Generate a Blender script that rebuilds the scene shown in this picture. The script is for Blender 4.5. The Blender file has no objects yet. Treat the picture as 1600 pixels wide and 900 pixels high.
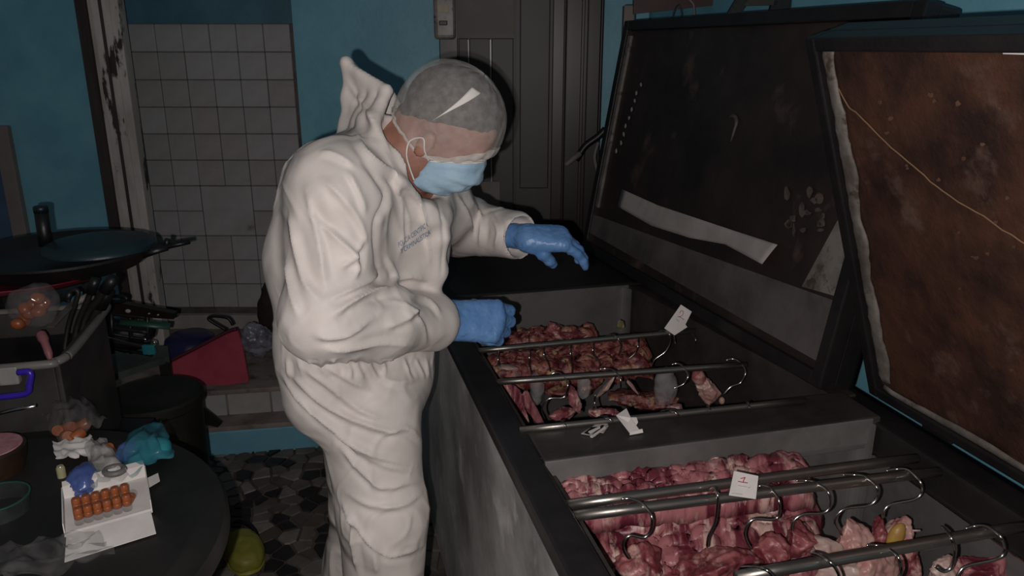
import bpy, bmesh, math, random
import numpy as np
from mathutils import Vector, Matrix, noise
from mathutils.bvhtree import BVHTree

# ------------------------------------------------------------------ camera, light, exposure
SC = bpy.context.scene
COL = SC.collection
FPX, HCAM, PITCH = 1220.0, 1.62, math.atan(375 / 1220)
cam_d = bpy.data.cameras.new('camera')
cam_d.sensor_width = 36
cam_d.lens = 36 * FPX / 1600
cam_d.clip_start = 0.02
cam = bpy.data.objects.new('camera', cam_d)
COL.objects.link(cam)
cam.location = (0, 0, HCAM)
cam.rotation_euler = (math.pi / 2 - PITCH, 0, 0)
SC.camera = cam

world = bpy.data.worlds.new('world')
SC.world = world
world.use_nodes = True
world.node_tree.nodes['Background'].inputs[0].default_value = (0.85, 0.93, 1.0, 1)
world.node_tree.nodes['Background'].inputs[1].default_value = 0.052

fl = bpy.data.lights.new('phone_flash', 'POINT')       # the phone's own flash, just left of and below its lens
fl.energy = 54
fl.color = (1.0, 0.93, 0.90)
fl.shadow_soft_size = 0.006
flo = bpy.data.objects.new('phone_flash', fl)
COL.objects.link(flo)
flo.location = (-0.045, 0.0, HCAM - 0.025)

vs = SC.view_settings
vs.view_transform = 'Standard'
vs.look = 'None'
vs.exposure = 0.0
vs.gamma = 1.0
vs.use_curve_mapping = False

# ------------------------------------------------------------------ helpers
R = random.Random(7)
SN, CS = math.sin(PITCH), math.cos(PITCH)

def ray(px, py):
    a = (px - 800) / FPX
    b = -(py - 450) / FPX
    return Vector((a, CS + b * SN, -SN + b * CS))

def at(px, py, Y):                                      # the point at distance Y into the room
    r = ray(px, py)
    return Vector((0, 0, HCAM)) + r * (Y / r.y)

def at_z(px, py, z):                                    # the point on a level surface
    r = ray(px, py)
    return Vector((0, 0, HCAM)) + r * ((z - HCAM) / r.z)

def srgb(r, g, b):
    f = lambda v: (v / 255 / 12.92) if v / 255 <= 0.04045 else ((v / 255 + 0.055) / 1.055) ** 2.4
    return (f(r), f(g), f(b))

MATS = {}

def M(name, c1, c2=None, scale=6.0, rough=0.5, metal=0.0, bump=0.0, bscale=60.0, lo=0.4, hi=0.6, detail=6.0,
      stretch=None, c3=None, s3=30.0, t3=(0.6, 0.7), spec=0.5, alpha=None, rough2=None, sub=0.0, ridge=None):
    m = bpy.data.materials.new(name)
    m.use_nodes = True
    nt = m.node_tree
    p = nt.nodes['Principled BSDF']
    p.inputs['Roughness'].default_value = rough
    p.inputs['Metallic'].default_value = metal
    p.inputs['Specular IOR Level'].default_value = spec
    c2 = c2 or tuple(v * 0.85 for v in c1)
    tc = nt.nodes.new('ShaderNodeTexCoord')
    src = tc.outputs['Object']
    if stretch:
        mp = nt.nodes.new('ShaderNodeMapping')
        mp.inputs['Scale'].default_value = stretch
        nt.links.new(src, mp.inputs[0])
        src = mp.outputs[0]
    def nz(sc, det=detail):
        n = nt.nodes.new('ShaderNodeTexNoise')
        n.inputs['Scale'].default_value = sc
        n.inputs['Detail'].default_value = det
        n.inputs['Roughness'].default_value = 0.62
        nt.links.new(src, n.inputs['Vector'])
        return n.outputs['Fac']
    def ramp(fac, a, b):
        r = nt.nodes.new('ShaderNodeMapRange')
        r.inputs['From Min'].default_value = a
        r.inputs['From Max'].default_value = b
        nt.links.new(fac, r.inputs['Value'])
        return r.outputs[0]
    def mix(fac, a, b):
        x = nt.nodes.new('ShaderNodeMix')
        x.data_type = 'RGBA'
        nt.links.new(fac, x.inputs[0])
        for i, v in ((6, a), (7, b)):
            if isinstance(v, tuple):
                x.inputs[i].default_value = (*v, 1)
            else:
                nt.links.new(v, x.inputs[i])
        return x.outputs[2]
    f1 = ramp(nz(scale), lo, hi)
    c = mix(f1, c1, c2)
    if c3:
        c = mix(ramp(nz(s3), *t3), c, c3)
    nt.links.new(c, p.inputs['Base Color'])
    if rough2 is not None:
        r = nt.nodes.new('ShaderNodeMapRange')
        r.inputs['To Min'].default_value = rough
        r.inputs['To Max'].default_value = rough2
        nt.links.new(f1, r.inputs['Value'])
        nt.links.new(r.outputs[0], p.inputs['Roughness'])
    if bump:
        b = nt.nodes.new('ShaderNodeBump')
        b.inputs['Strength'].default_value = 1.0
        b.inputs['Distance'].default_value = bump
        nt.links.new(nz(bscale), b.inputs['Height'])
        nt.links.new(b.outputs[0], p.inputs['Normal'])
    if ridge:                                           # crinkles: (scale, depth)
        rn = nt.nodes.new('ShaderNodeTexNoise')
        rn.noise_type = 'RIDGED_MULTIFRACTAL'
        rn.inputs['Scale'].default_value = ridge[0]
        rn.inputs['Detail'].default_value = 3
        rn.inputs['Distortion'].default_value = .6
        nt.links.new(src, rn.inputs['Vector'])
        b2 = nt.nodes.new('ShaderNodeBump')
        b2.inputs['Distance'].default_value = ridge[1]
        nt.links.new(rn.outputs['Fac'], b2.inputs['Height'])
        if bump: nt.links.new(b.outputs[0], b2.inputs['Normal'])
        nt.links.new(b2.outputs[0], p.inputs['Normal'])
    if alpha is not None:
        p.inputs['Alpha'].default_value = alpha
    if sub:
        p.inputs['Subsurface Weight'].default_value = sub
        p.inputs['Subsurface Radius'].default_value = (0.01, 0.004, 0.003)
    MATS[name] = m
    return m

def link(name, me, mat, parent=None, smooth=False):
    o = bpy.data.objects.new(name, me)
    COL.objects.link(o)
    if mat:
        if isinstance(mat, (list, tuple)):
            for q in mat:
                me.materials.append(q)
        else:
            me.materials.append(mat)
    if smooth:
        me.polygons.foreach_set('use_smooth', [True] * len(me.polygons))
    if parent:
        adopt(o, parent)
    return o

def adopt(o, parent):                                   # child keeps the place its own coordinates give it
    o.parent = parent
    M0 = Matrix.Identity(4)
    q = parent
    chain = []
    while q is not None:
        chain.append(q)
        q = q.parent
    for q in reversed(chain):
        M0 = M0 @ q.matrix_parent_inverse @ q.matrix_basis
    o.matrix_parent_inverse = M0.inverted()

def mesh(name, vs_, fs, mat, parent=None, smooth=False):
    me = bpy.data.meshes.new(name)
    me.from_pydata([tuple(v) for v in vs_], [], fs)
    me.update()
    return link(name, me, mat, parent, smooth)

def from_bm(name, bm, mat, parent=None, smooth=False, recalc=True):
    me = bpy.data.meshes.new(name)
    if recalc:
        bmesh.ops.recalc_face_normals(bm, faces=bm.faces)
    bm.to_mesh(me)
    bm.free()
    return link(name, me, mat, parent, smooth)

def tag(o, label=None, cat=None, group=None, kind=None):
    if label: o['label'] = label
    if cat: o['category'] = cat
    if group: o['group'] = group
    if kind: o['kind'] = kind
    return o

def empty(name, loc, label=None, cat=None, group=None, rz=0.0):
    o = bpy.data.objects.new(name, None)
    COL.objects.link(o)
    o.location = loc
    o.rotation_euler = (0, 0, rz)
    o.empty_display_size = 0.05
    return tag(o, label, cat, group)

def frame(o, x, y, z):
    m = Matrix.Identity(4)
    for i, a in enumerate((x, y, z)):
        m.col[i][:3] = a
    m.col[3][:3] = o
    return m

def bm_box(bm, lo, hi, mtx=None, bevel=0.0, seg=2):
    g = bmesh.new()
    bmesh.ops.create_cube(g, size=1)
    for v in g.verts:
        v.co = Vector([(lo[i] + hi[i]) / 2 + v.co[i] * (hi[i] - lo[i]) for i in range(3)])
    if bevel:
        bmesh.ops.bevel(g, geom=list(g.edges), offset=bevel, segments=seg, affect='EDGES', profile=0.6)
    if mtx is not None:
        g.transform(mtx)
    me = bpy.data.meshes.new('tmp')
    g.to_mesh(me)
    g.free()
    bm.from_mesh(me)
    bpy.data.meshes.remove(me)

def box(name, lo, hi, mat, parent=None, mtx=None, bevel=0.0, seg=2):
    bm = bmesh.new()
    bm_box(bm, lo, hi, mtx, bevel, seg)
    return from_bm(name, bm, mat, parent)

def slab(name, pts, n, thick, mat, parent=None, bevel=0.0):   # a planar polygon given thickness along n
    n = Vector(n)
    k = len(pts)
    a = [Vector(p) for p in pts]
    v = a + [p + n * thick for p in a]
    f = [tuple(range(k)), tuple(range(2 * k - 1, k - 1, -1))] + [(i, i + k, (i + 1) % k + k, (i + 1) % k) for i in range(k)]
    bm = bmesh.new()
    bv = [bm.verts.new(p) for p in v]
    for q in f:
        bm.faces.new([bv[i] for i in q])
    if bevel:
        bmesh.ops.bevel(bm, geom=list(bm.edges), offset=bevel, segments=2, affect='EDGES')
    return from_bm(name, bm, mat, parent)

def smooth_path(pts, n=5):
    P = [Vector(p) for p in pts]
    if len(P) < 3:
        return P
    out = []
    for i in range(len(P) - 1):
        p0, p1, p2, p3 = P[max(i - 1, 0)], P[i], P[i + 1], P[min(i + 2, len(P) - 1)]
        for k in range(n):
            t = k / n
            out.append(0.5 * ((2 * p1) + (p2 - p0) * t + (2 * p0 - 5 * p1 + 4 * p2 - p3) * t * t + (3 * p1 - p0 - 3 * p2 + p3) * t ** 3))
    out.append(P[-1])
    return out

def bm_tube(bm, pts, rad, seg=8, cap=True, flat=1.0):
    P = [Vector(p) for p in pts]
    rr = rad if isinstance(rad, (list, tuple)) else [rad] * len(P)
    rings = []
    t0 = (P[1] - P[0]).normalized()
    nrm = t0.orthogonal().normalized()
    for i, p in enumerate(P):
        t = (P[min(i + 1, len(P) - 1)] - P[max(i - 1, 0)]).normalized()
        nrm = (nrm - t * nrm.dot(t)).normalized()
        b = t.cross(nrm)
        rings.append([bm.verts.new(p + (nrm * math.cos(2 * math.pi * j / seg) + b * flat * math.sin(2 * math.pi * j / seg)) * rr[i]) for j in range(seg)])
    for a, b in zip(rings, rings[1:]):
        for j in range(seg):
            bm.faces.new((a[j], a[(j + 1) % seg], b[(j + 1) % seg], b[j]))
    if cap:
        bm.faces.new(rings[0][::-1])
        bm.faces.new(rings[-1])

def tube(name, pts, rad, mat, parent=None, seg=8, flat=1.0):
    bm = bmesh.new()
    bm_tube(bm, pts, rad, seg, True, flat)
    return from_bm(name, bm, mat, parent, True)

def lathe(name, prof, mat, parent=None, c=(0, 0, 0), seg=40, mtx=None, smooth=True):
    bm = bmesh.new()
    rings = []
    for r, z in prof:
        if r < 1e-6:
            rings.append([bm.verts.new((c[0], c[1], c[2] + z))])
        else:
            rings.append([bm.verts.new((c[0] + r * math.cos(2 * math.pi * j / seg), c[1] + r * math.sin(2 * math.pi * j / seg), c[2] + z)) for j in range(seg)])
    for a, b in zip(rings, rings[1:]):
        for j in range(seg):
            k = (j + 1) % seg
            if len(a) == 1 and len(b) == 1: continue
            if len(a) == 1: bm.faces.new((a[0], b[j], b[k]))
            elif len(b) == 1: bm.faces.new((a[j], a[k], b[0]))
            else: bm.faces.new((a[j], a[k], b[k], b[j]))
    if mtx is not None:
        bm.transform(mtx)
    o = from_bm(name, bm, mat, parent, smooth)
    if smooth:
        o.data.set_sharp_from_angle(angle=math.radians(40))
    return o

def fbm(p, o=4):
    return noise.fractal(p, 1.0, 2.0, o)

def blob(name, c, dims, mat, parent=None, rot=(0, 0, 0), amp=0.25, fr=9.0, sd=0.0, sub=4, sq=1.0, cuts=0):
    from mathutils import Euler
    bm = bmesh.new()
    bmesh.ops.create_icosphere(bm, subdivisions=sub, radius=1)
    Rm = Euler(rot).to_matrix()
    rr = random.Random(int(sd * 100) + 5)
    pl = []                                             # flat faces left by the knife
    for _ in range(cuts):
        n = Vector((rr.gauss(0, 1), rr.gauss(0, 1), rr.gauss(0, 1))).normalized()
        pl.append((n, rr.uniform(.35, .75)))
    mx, mn = max(dims), min(dims)
    for v in bm.verts:
        d = v.co.copy()
        if sq != 1.0:
            d = Vector([math.copysign(abs(q) ** sq, q) for q in d])
        for n, h in pl:
            e = d.dot(n) - h
            if e > 0: d -= n * e * .93
        q = Vector([d[i] * dims[i] for i in range(3)])
        n1 = fbm(q * fr + Vector((sd, sd * 1.7, -sd)), 4)
        if cuts:
            r = 1 - abs(noise.noise(q * fr * 2.2 + Vector((sd, 3, sd)))) * 2
            q = q * (1 + amp * n1) + v.co * mn * .10 * r + v.co * mn * .10 * noise.noise(q * fr * 6)
        else:
            n2 = fbm(q * fr * 4 + Vector((sd, -sd, sd)), 3)
            q = q * (1 + amp * n1) + Vector([d[i] * mx * 0.04 * n2 for i in range(3)])
        v.co = Vector(c) + Rm @ q
    return from_bm(name, bm, mat, parent, True)

def thicken(bm, t):                                     # a second skin along the vertex normals, joined at the rim
    bm.normal_update()
    old = list(bm.verts)
    fs = list(bm.faces)
    rim = [e for e in bm.edges if len(e.link_faces) == 1]
    nv = {v: bm.verts.new(v.co - v.normal * t) for v in old}
    for f in fs:
        bm.faces.new([nv[v] for v in reversed(f.verts)])
    for e in rim:
        a, b = e.verts
        bm.faces.new((a, b, nv[b], nv[a]))

def sheet(name, fn, nu, nv, mat, parent=None, thick=0.0, smooth=True, keep=None):  # a grid fn(u, v) -> point, closed to a thickness
    V, idx = [], {}
    for i in range(nu + 1):
        for j in range(nv + 1):
            idx[i, j] = len(V)
            V.append(Vector(fn(i / nu, j / nv)))
    F = [(idx[i, j], idx[i + 1, j], idx[i + 1, j + 1], idx[i, j + 1]) for i in range(nu) for j in range(nv)
         if keep is None or keep((i + .5) / nu, (j + .5) / nv)]
    bm = bmesh.new()
    bv = [bm.verts.new(v) for v in V]
    for f in F:
        bm.faces.new([bv[k] for k in f])
    loose = [v for v in bm.verts if not v.link_faces]
    for v in loose: bm.verts.remove(v)
    if thick:
        thicken(bm, thick)
    return from_bm(name, bm, mat, parent, smooth)

def textmesh(s, size=1.0, offx=0.0):                    # flat letters as (vertices, faces), about one unit tall
    cu = bpy.data.curves.new('t', 'FONT')
    cu.body = s
    cu.size = size
    cu.resolution_u = 3
    ob = bpy.data.objects.new('t', cu)
    COL.objects.link(ob)
    dg = bpy.context.evaluated_depsgraph_get()
    dg.update()
    me = bpy.data.meshes.new_from_object(ob.evaluated_get(dg))
    v = [q.co.copy() for q in me.vertices]
    f = [tuple(p.vertices) for p in me.polygons]
    bpy.data.objects.remove(ob)
    bpy.data.curves.remove(cu)
    bpy.data.meshes.remove(me)
    return v, f

# ---- signed distance fields on a grid, then surface nets: smooth one-piece bodies
class Field:
    def __init__(s, lo, hi, h):
        s.lo, s.h = np.array(lo, float), h
        s.n = np.maximum(3, np.ceil((np.array(hi) - s.lo) / h).astype(int) + 1)
        s.d = np.full(tuple(s.n), 0.5, np.float32)
    def _win(s, lo, hi):
        a = np.clip(np.floor((np.array(lo) - s.lo) / s.h).astype(int), 0, s.n)
        b = np.clip(np.ceil((np.array(hi) - s.lo) / s.h).astype(int) + 1, 0, s.n)
        sl = tuple(slice(i, j) for i, j in zip(a, b))
        ax = [s.lo[k] + s.h * np.arange(a[k], b[k], dtype=np.float32) for k in range(3)]
        return sl, ax
    def put(s, sl, nd, k, cut=False):
        o = s.d[sl]
        if o.size == 0: return
        if cut:
            nd = -nd
            if k: 
                t = np.maximum(k - np.abs(o - nd), 0) / k
                s.d[sl] = np.maximum(o, nd) + t * t * k * 0.25
            else: s.d[sl] = np.maximum(o, nd)
        elif k:
            t = np.maximum(k - np.abs(o - nd), 0) / k
            s.d[sl] = np.minimum(o, nd) - t * t * k * 0.25
        else: s.d[sl] = np.minimum(o, nd)
    def cone(s, a, b, ra, rb, k=0.02, cut=False):
        a, b = np.array(a, float), np.array(b, float)
        m = max(ra, rb) + k + 2 * s.h + 0.02
        sl, ax = s._win(np.minimum(a, b) - m, np.maximum(a, b) + m)
        X, Y, Z = np.meshgrid(*ax, indexing='ij', sparse=True)
        ab = b - a
        L = max(ab @ ab, 1e-9)
        t = np.clip(((X - a[0]) * ab[0] + (Y - a[1]) * ab[1] + (Z - a[2]) * ab[2]) / L, 0, 1)
        nd = np.sqrt((X - a[0] - t * ab[0]) ** 2 + (Y - a[1] - t * ab[1]) ** 2 + (Z - a[2] - t * ab[2]) ** 2) - (ra + t * (rb - ra))
        s.put(sl, nd, k, cut)
    def ell(s, c, r, axes=None, k=0.02, cut=False):
        c = np.array(c, float)
        m = max(r) + k + 2 * s.h + 0.01
        sl, ax = s._win(c - m, c + m)
        X, Y, Z = np.meshgrid(*[x - c[i] for i, x in enumerate(ax)], indexing='ij', sparse=True)
        A = np.eye(3) if axes is None else np.array([list(q) for q in axes])
        q = [A[i][0] * X + A[i][1] * Y + A[i][2] * Z for i in range(3)]
        k0 = np.sqrt(sum((q[i] / r[i]) ** 2 for i in range(3)))
        k1 = np.sqrt(sum((q[i] / r[i] ** 2) ** 2 for i in range(3))) + 1e-6
        s.put(sl, k0 * (k0 - 1) / k1, k, cut)
    def chain(s, pts, rad, k=0.02):
        for i in range(len(pts) - 1):
            s.cone(pts[i], pts[i + 1], rad[i], rad[i + 1], k)
    def plane_cut(s, p, n):                             # removes the side n points to
        p, n = np.array(p, float), np.array(n, float)
        ax = [s.lo[k] + s.h * np.arange(s.n[k], dtype=np.float32) for k in range(3)]
        X, Y, Z = np.meshgrid(*ax, indexing='ij', sparse=True)
        s.d = np.maximum(s.d, ((X - p[0]) * n[0] + (Y - p[1]) * n[1] + (Z - p[2]) * n[2]).astype(np.float32))
    def surface(s):
        d = s.d
        S = d < 0
        nx, ny, nz = d.shape
        acc = np.zeros((nx - 1, ny - 1, nz - 1, 3), np.float32)
        cnt = np.zeros((nx - 1, ny - 1, nz - 1), np.float32)
        cross = []
        for ax in range(3):
            s0 = [slice(None)] * 3; s1 = [slice(None)] * 3
            s0[ax] = slice(0, -1); s1[ax] = slice(1, None)
            a, b = d[tuple(s0)], d[tuple(s1)]
            x = S[tuple(s0)] != S[tuple(s1)]
            idx = np.argwhere(x)
            cross.append((idx, S[tuple(s0)][x]))
            t = (a[x] / (a[x] - b[x]))
            pos = idx.astype(np.float32).copy()
            pos[:, ax] += t
            o = [q for q in range(3) if q != ax]
            for e in (0, 1):
                for g in (0, 1):
                    c = idx.copy()
                    c[:, o[0]] -= e; c[:, o[1]] -= g
                    ok = np.all((c >= 0) & (c < np.array(cnt.shape)), axis=1)
                    cc = c[ok]
                    np.add.at(acc, (cc[:, 0], cc[:, 1], cc[:, 2]), pos[ok])
                    np.add.at(cnt, (cc[:, 0], cc[:, 1], cc[:, 2]), 1)
        m = cnt > 0
        vid = np.full(cnt.shape, -1, np.int64)
        vid[m] = np.arange(m.sum())
        V = acc[m] / cnt[m][:, None] * s.h + s.lo
        F = []
        for ax, (idx, inside) in enumerate(cross):
            o = [q for q in range(3) if q != ax]
            ok = (idx[:, o[0]] > 0) & (idx[:, o[1]] > 0) & (idx[:, o[0]] < cnt.shape[o[0]]) & (idx[:, o[1]] < cnt.shape[o[1]])
            idx, ins = idx[ok], inside[ok]
            q = []
            for e, g in ((1, 1), (0, 1), (0, 0), (1, 0)):
                c = idx.copy(); c[:, o[0]] -= e; c[:, o[1]] -= g
                q.append(vid[c[:, 0], c[:, 1], c[:, 2]])
            q = np.stack(q, 1)
            flip = ins if ax != 1 else ~ins
            q[~flip] = q[~flip][:, ::-1]
            F.append(q)
        F = np.concatenate(F)
        return V.astype(np.float64), F[np.all(F >= 0, axis=1)]

def np_mesh(name, V, F, mat, parent=None, smooth=True):
    me = bpy.data.meshes.new(name)
    me.vertices.add(len(V))
    me.vertices.foreach_set('co', np.asarray(V, np.float32).ravel())
    k = F.shape[1]
    me.loops.add(F.size)
    me.loops.foreach_set('vertex_index', F.astype(np.int32).ravel())
    me.polygons.add(len(F))
    me.polygons.foreach_set('loop_start', np.arange(0, F.size, k, dtype=np.int32))
    me.update(calc_edges=True)
    me.validate()
    return link(name, me, mat, parent, smooth)

def v_normals(V, F):
    n = np.cross(V[F[:, 2]] - V[F[:, 0]], V[F[:, 3]] - V[F[:, 1]])
    o = np.zeros_like(V)
    for i in range(4):
        np.add.at(o, F[:, i], n)
    return o / (np.linalg.norm(o, axis=1)[:, None] + 1e-12)

def relax(V, F, it=2, lam=0.5):
    for _ in range(it):
        s = np.zeros_like(V); c = np.zeros(len(V))
        for i in range(4):
            a, b = F[:, i], F[:, (i + 1) % 4]
            np.add.at(s, a, V[b]); np.add.at(c, a, 1)
        V = V + lam * (s / np.maximum(c, 1)[:, None] - V)
    return V
# ------------------------------------------------------------------ materials
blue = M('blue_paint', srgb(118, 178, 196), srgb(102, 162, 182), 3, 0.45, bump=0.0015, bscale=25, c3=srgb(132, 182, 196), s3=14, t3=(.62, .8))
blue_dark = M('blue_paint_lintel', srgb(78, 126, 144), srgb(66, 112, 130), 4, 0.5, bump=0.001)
tile_m = [M('grey_tile_%s' % n, srgb(*a), srgb(*b), 5, 0.42, bump=0.0006, bscale=20, c3=srgb(96, 92, 86), s3=7, t3=(.62, .8))
          for n, a, b in (('light', (184, 182, 182), (168, 166, 165)), ('mid', (176, 174, 173), (160, 158, 157)), ('warm', (178, 173, 170), (160, 155, 152)))]
cement = M('step_cement', srgb(150, 136, 128), srgb(122, 108, 102), 7, 0.9, c3=srgb(80, 70, 66), s3=9, t3=(.56, .7), bump=.001)
grout = M('dirty_grout', srgb(112, 106, 102), srgb(84, 79, 76), 8, 0.9)
mosaic_m = [M('mosaic_stone_%s' % n, srgb(*a), srgb(*b), 9, 0.55, bump=0.001, bscale=50) for n, a, b in
            (('grey', (112, 104, 98), (92, 86, 80)), ('pale', (134, 127, 120), (112, 104, 98)), ('dark', (44, 40, 40), (30, 27, 28)), ('brown', (96, 84, 78), (80, 70, 64)))]
joint = M('mosaic_joint', srgb(92, 84, 76), srgb(64, 57, 52), 10, 0.9)
frame_wood = M('peeling_white_paint', srgb(206, 200, 194), srgb(176, 168, 160), 6, 0.6, c3=srgb(60, 50, 45), s3=9, t3=(.57, .61), stretch=(1, 1, .35), bump=0.002, bscale=18)
frame_dark = M('dark_frame_wood', srgb(48, 40, 40), srgb(66, 58, 56), 4, 0.6, stretch=(6, 6, .6))
brown_wood = M('brown_varnished_wood', srgb(58, 38, 30), srgb(40, 25, 20), 3, 0.35, stretch=(8, 8, .5), c3=srgb(84, 58, 44), s3=3, t3=(.6, .75))
brown_dark = M('dark_brown_wood', srgb(36, 24, 22), srgb(26, 18, 17), 3, 0.35, stretch=(8, 8, .5))
grey_board = M('grey_board', srgb(128, 120, 116), srgb(112, 104, 100), 3, 0.6)
slate = M('dark_grey_board', srgb(62, 58, 56), srgb(52, 48, 46), 3, 0.45)
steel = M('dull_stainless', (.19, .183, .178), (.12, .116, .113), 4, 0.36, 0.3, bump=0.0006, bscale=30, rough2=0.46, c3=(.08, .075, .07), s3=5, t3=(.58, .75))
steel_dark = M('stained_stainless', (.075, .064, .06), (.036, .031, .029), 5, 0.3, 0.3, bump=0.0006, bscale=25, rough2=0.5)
rod_m = M('rod_steel', (.42, .39, .35), (.26, .24, .22), 14, 0.28, 0.95, rough2=0.45)
hook_m = M('hook_steel', (.62, .6, .57), (.5, .48, .45), 20, 0.22, 1.0)
black_paint = M('black_scuffed_paint', srgb(36, 33, 33), srgb(26, 24, 24), 6, 0.45, bump=0.0012, bscale=30)
shell_m = M('scuffed_grey_sheen', (.80, .78, .76), (.26, .25, .245), 2.0, 0.42, 0.1, lo=.35, hi=.62, bump=0.0008, bscale=40, rough2=.6, c3=(.85, .83, .8), s3=6, t3=(.56, .72))  # scuffed grey sheet, with a brushed-metal highlight put into its pale base colour
lid_black = M('black_lid_edge', srgb(26, 25, 27), srgb(36, 33, 33), 8, 0.4, bump=0.001)
lid_dark = M('grimy_dark_lining', srgb(58, 46, 41), srgb(34, 28, 27), 3.2, 0.3, lo=.35, hi=.65, bump=0.003, bscale=14, rough2=0.45, c3=srgb(92, 74, 67), s3=5, t3=(.6, .75))
lid_rust = M('rusty_brown_lining', srgb(82, 53, 41), srgb(47, 32, 27), 7, 0.5, lo=.38, hi=.62, bump=0.004, bscale=34, c3=srgb(102, 80, 71), s3=9, t3=(.58, .74))
lid_seal = M('dirty_white_seal', srgb(122, 116, 110), srgb(90, 82, 76), 9, 0.6, bump=0.002, bscale=30, c3=srgb(70, 58, 50), s3=22, t3=(.56, .66))
lid_liner = M('grey_lid_liner', srgb(96, 90, 88), srgb(76, 70, 68), 5, 0.5, bump=0.001)
paper = M('white_paper', srgb(225, 220, 216), srgb(212, 206, 202), 12, 0.8)
paper_dim = M('grey_paper_tape', srgb(176, 168, 164), srgb(160, 152, 148), 9, 0.8)
red_ink = M('red_ink', srgb(170, 30, 70), None, 5, 0.6)
grey_ink = M('grey_ink', srgb(150, 140, 146), None, 5, 0.7)
blue_ink = M('blue_ink', srgb(74, 120, 160), srgb(60, 104, 146), 30, 0.7)
black_pl = M('black_plastic', srgb(20, 20, 22), srgb(28, 27, 29), 9, 0.4, bump=0.0006)
iron = M('black_iron', srgb(26, 25, 24), srgb(35, 33, 32), 7, 0.5, bump=0.0015, bscale=30)

# ------------------------------------------------------------------ the setting
def struct(name, o):
    o['kind'] = 'structure'
    return o

floor = struct('floor', box('floor', (-3.2, -1.2, -0.06), (2.6, 4.6, -0.006), joint))
# crazy paving: each broken piece of the visible patch is its own
def clip_poly(poly, p, n):
    out = []
    for i in range(len(poly)):
        a, b = poly[i], poly[(i + 1) % len(poly)]
        da, db = (a[0] - p[0]) * n[0] + (a[1] - p[1]) * n[1], (b[0] - p[0]) * n[0] + (b[1] - p[1]) * n[1]
        if da <= 0: out.append(a)
        if (da < 0) != (db < 0) and abs(da - db) > 1e-12:
            t = da / (da - db)
            out.append((a[0] + t * (b[0] - a[0]), a[1] + t * (b[1] - a[1])))
    return out
seeds = []
while len(seeds) < 290:
    p = (R.uniform(-1.42, -0.3), R.uniform(1.98, 2.99))
    if all((p[0] - q[0]) ** 2 + (p[1] - q[1]) ** 2 > R.uniform(.03, .058) ** 2 for q in seeds):
        seeds.append(p)
band = lambda p: abs(math.sin((p[0] * 0.75 + p[1] * 0.65) * 11)) < 0.25
for i, p in enumerate(seeds):
    poly = [(p[0] - .07, p[1] - .07), (p[0] + .07, p[1] - .07), (p[0] + .07, p[1] + .07), (p[0] - .07, p[1] + .07)]
    for q in seeds:
        if q is p or (p[0] - q[0]) ** 2 + (p[1] - q[1]) ** 2 > .04: continue
        d = math.hypot(q[0] - p[0], q[1] - p[1])
        n = ((q[0] - p[0]) / d, (q[1] - p[1]) / d)
        g = 0.003 + 0.002 * R.random()
        poly = clip_poly(poly, (p[0] + n[0] * (d / 2 - g), p[1] + n[1] * (d / 2 - g)), n)
        if len(poly) < 3: break
    if len(poly) < 3: continue
    h = R.uniform(-.001, .002)
    k = len(poly)
    c = (sum(a[0] for a in poly) / k, sum(a[1] for a in poly) / k)
    v = [(a[0], a[1], -.008) for a in poly] + [(c[0] + (a[0] - c[0]) * .93, c[1] + (a[1] - c[1]) * .93, h) for a in poly]
    f = [tuple(range(k, 2 * k))] + [(j, (j + 1) % k, (j + 1) % k + k, j + k) for j in range(k)]
    dark = R.random() < (.75 if band(p) else .3)
    mesh('stone', v, f, mosaic_m[2] if dark else mosaic_m[R.choice((0, 0, 1, 3))], floor)

YT = 3.86                                               # tiled recess, left of the person
YB = 3.52                                               # plane of the painted walls
zt = at(330, 37, YT).z
xl, xr = at(186, 240, YT).x, at(486, 240, YT).x
wb = struct('wall', box('wall_back', (xl - .25, YT + .012, 0), (xr + .3, YT + .1, zt), grout))
TS = 0.1275
ti = [None] * 3
def tile_mesh(w, h, key, cache={}):
    k = (round(w, 4), round(h, 4), key)
    if k not in cache:
        bm = bmesh.new()
        bm_box(bm, (0, 0, 0), (w, .014, h), None, .003, 1)
        me = bpy.data.meshes.new('tile')
        bmesh.ops.recalc_face_normals(bm, faces=bm.faces)
        bm.to_mesh(me); bm.free()
        me.materials.append(tile_m[key])
        cache[k] = me
    return cache[k]
x0 = at(468, 240, YT).x - 7 * TS
big = (4, 5)
for r in range(11):
    for cidx in range(-1, 7):
        skip = r in (6, 7) and cidx in (3, 4)
        w = h = TS - .003
        if skip:
            if (r, cidx) != (7, 3): continue
            w = h = 2 * TS - .004
        key = R.choice((0, 0, 1, 2))
        o = bpy.data.objects.new('tile', tile_mesh(w, h, key))
        COL.objects.link(o)
        o.parent = wb
        o.location = (x0 + cidx * TS + .002, YT + R.uniform(-.0015, .0015), zt - (r + 1) * TS + .002)
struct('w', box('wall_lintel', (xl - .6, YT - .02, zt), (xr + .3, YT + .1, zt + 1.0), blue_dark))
bpy.data.objects['wall_lintel'].name = 'wall_upper'
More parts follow.
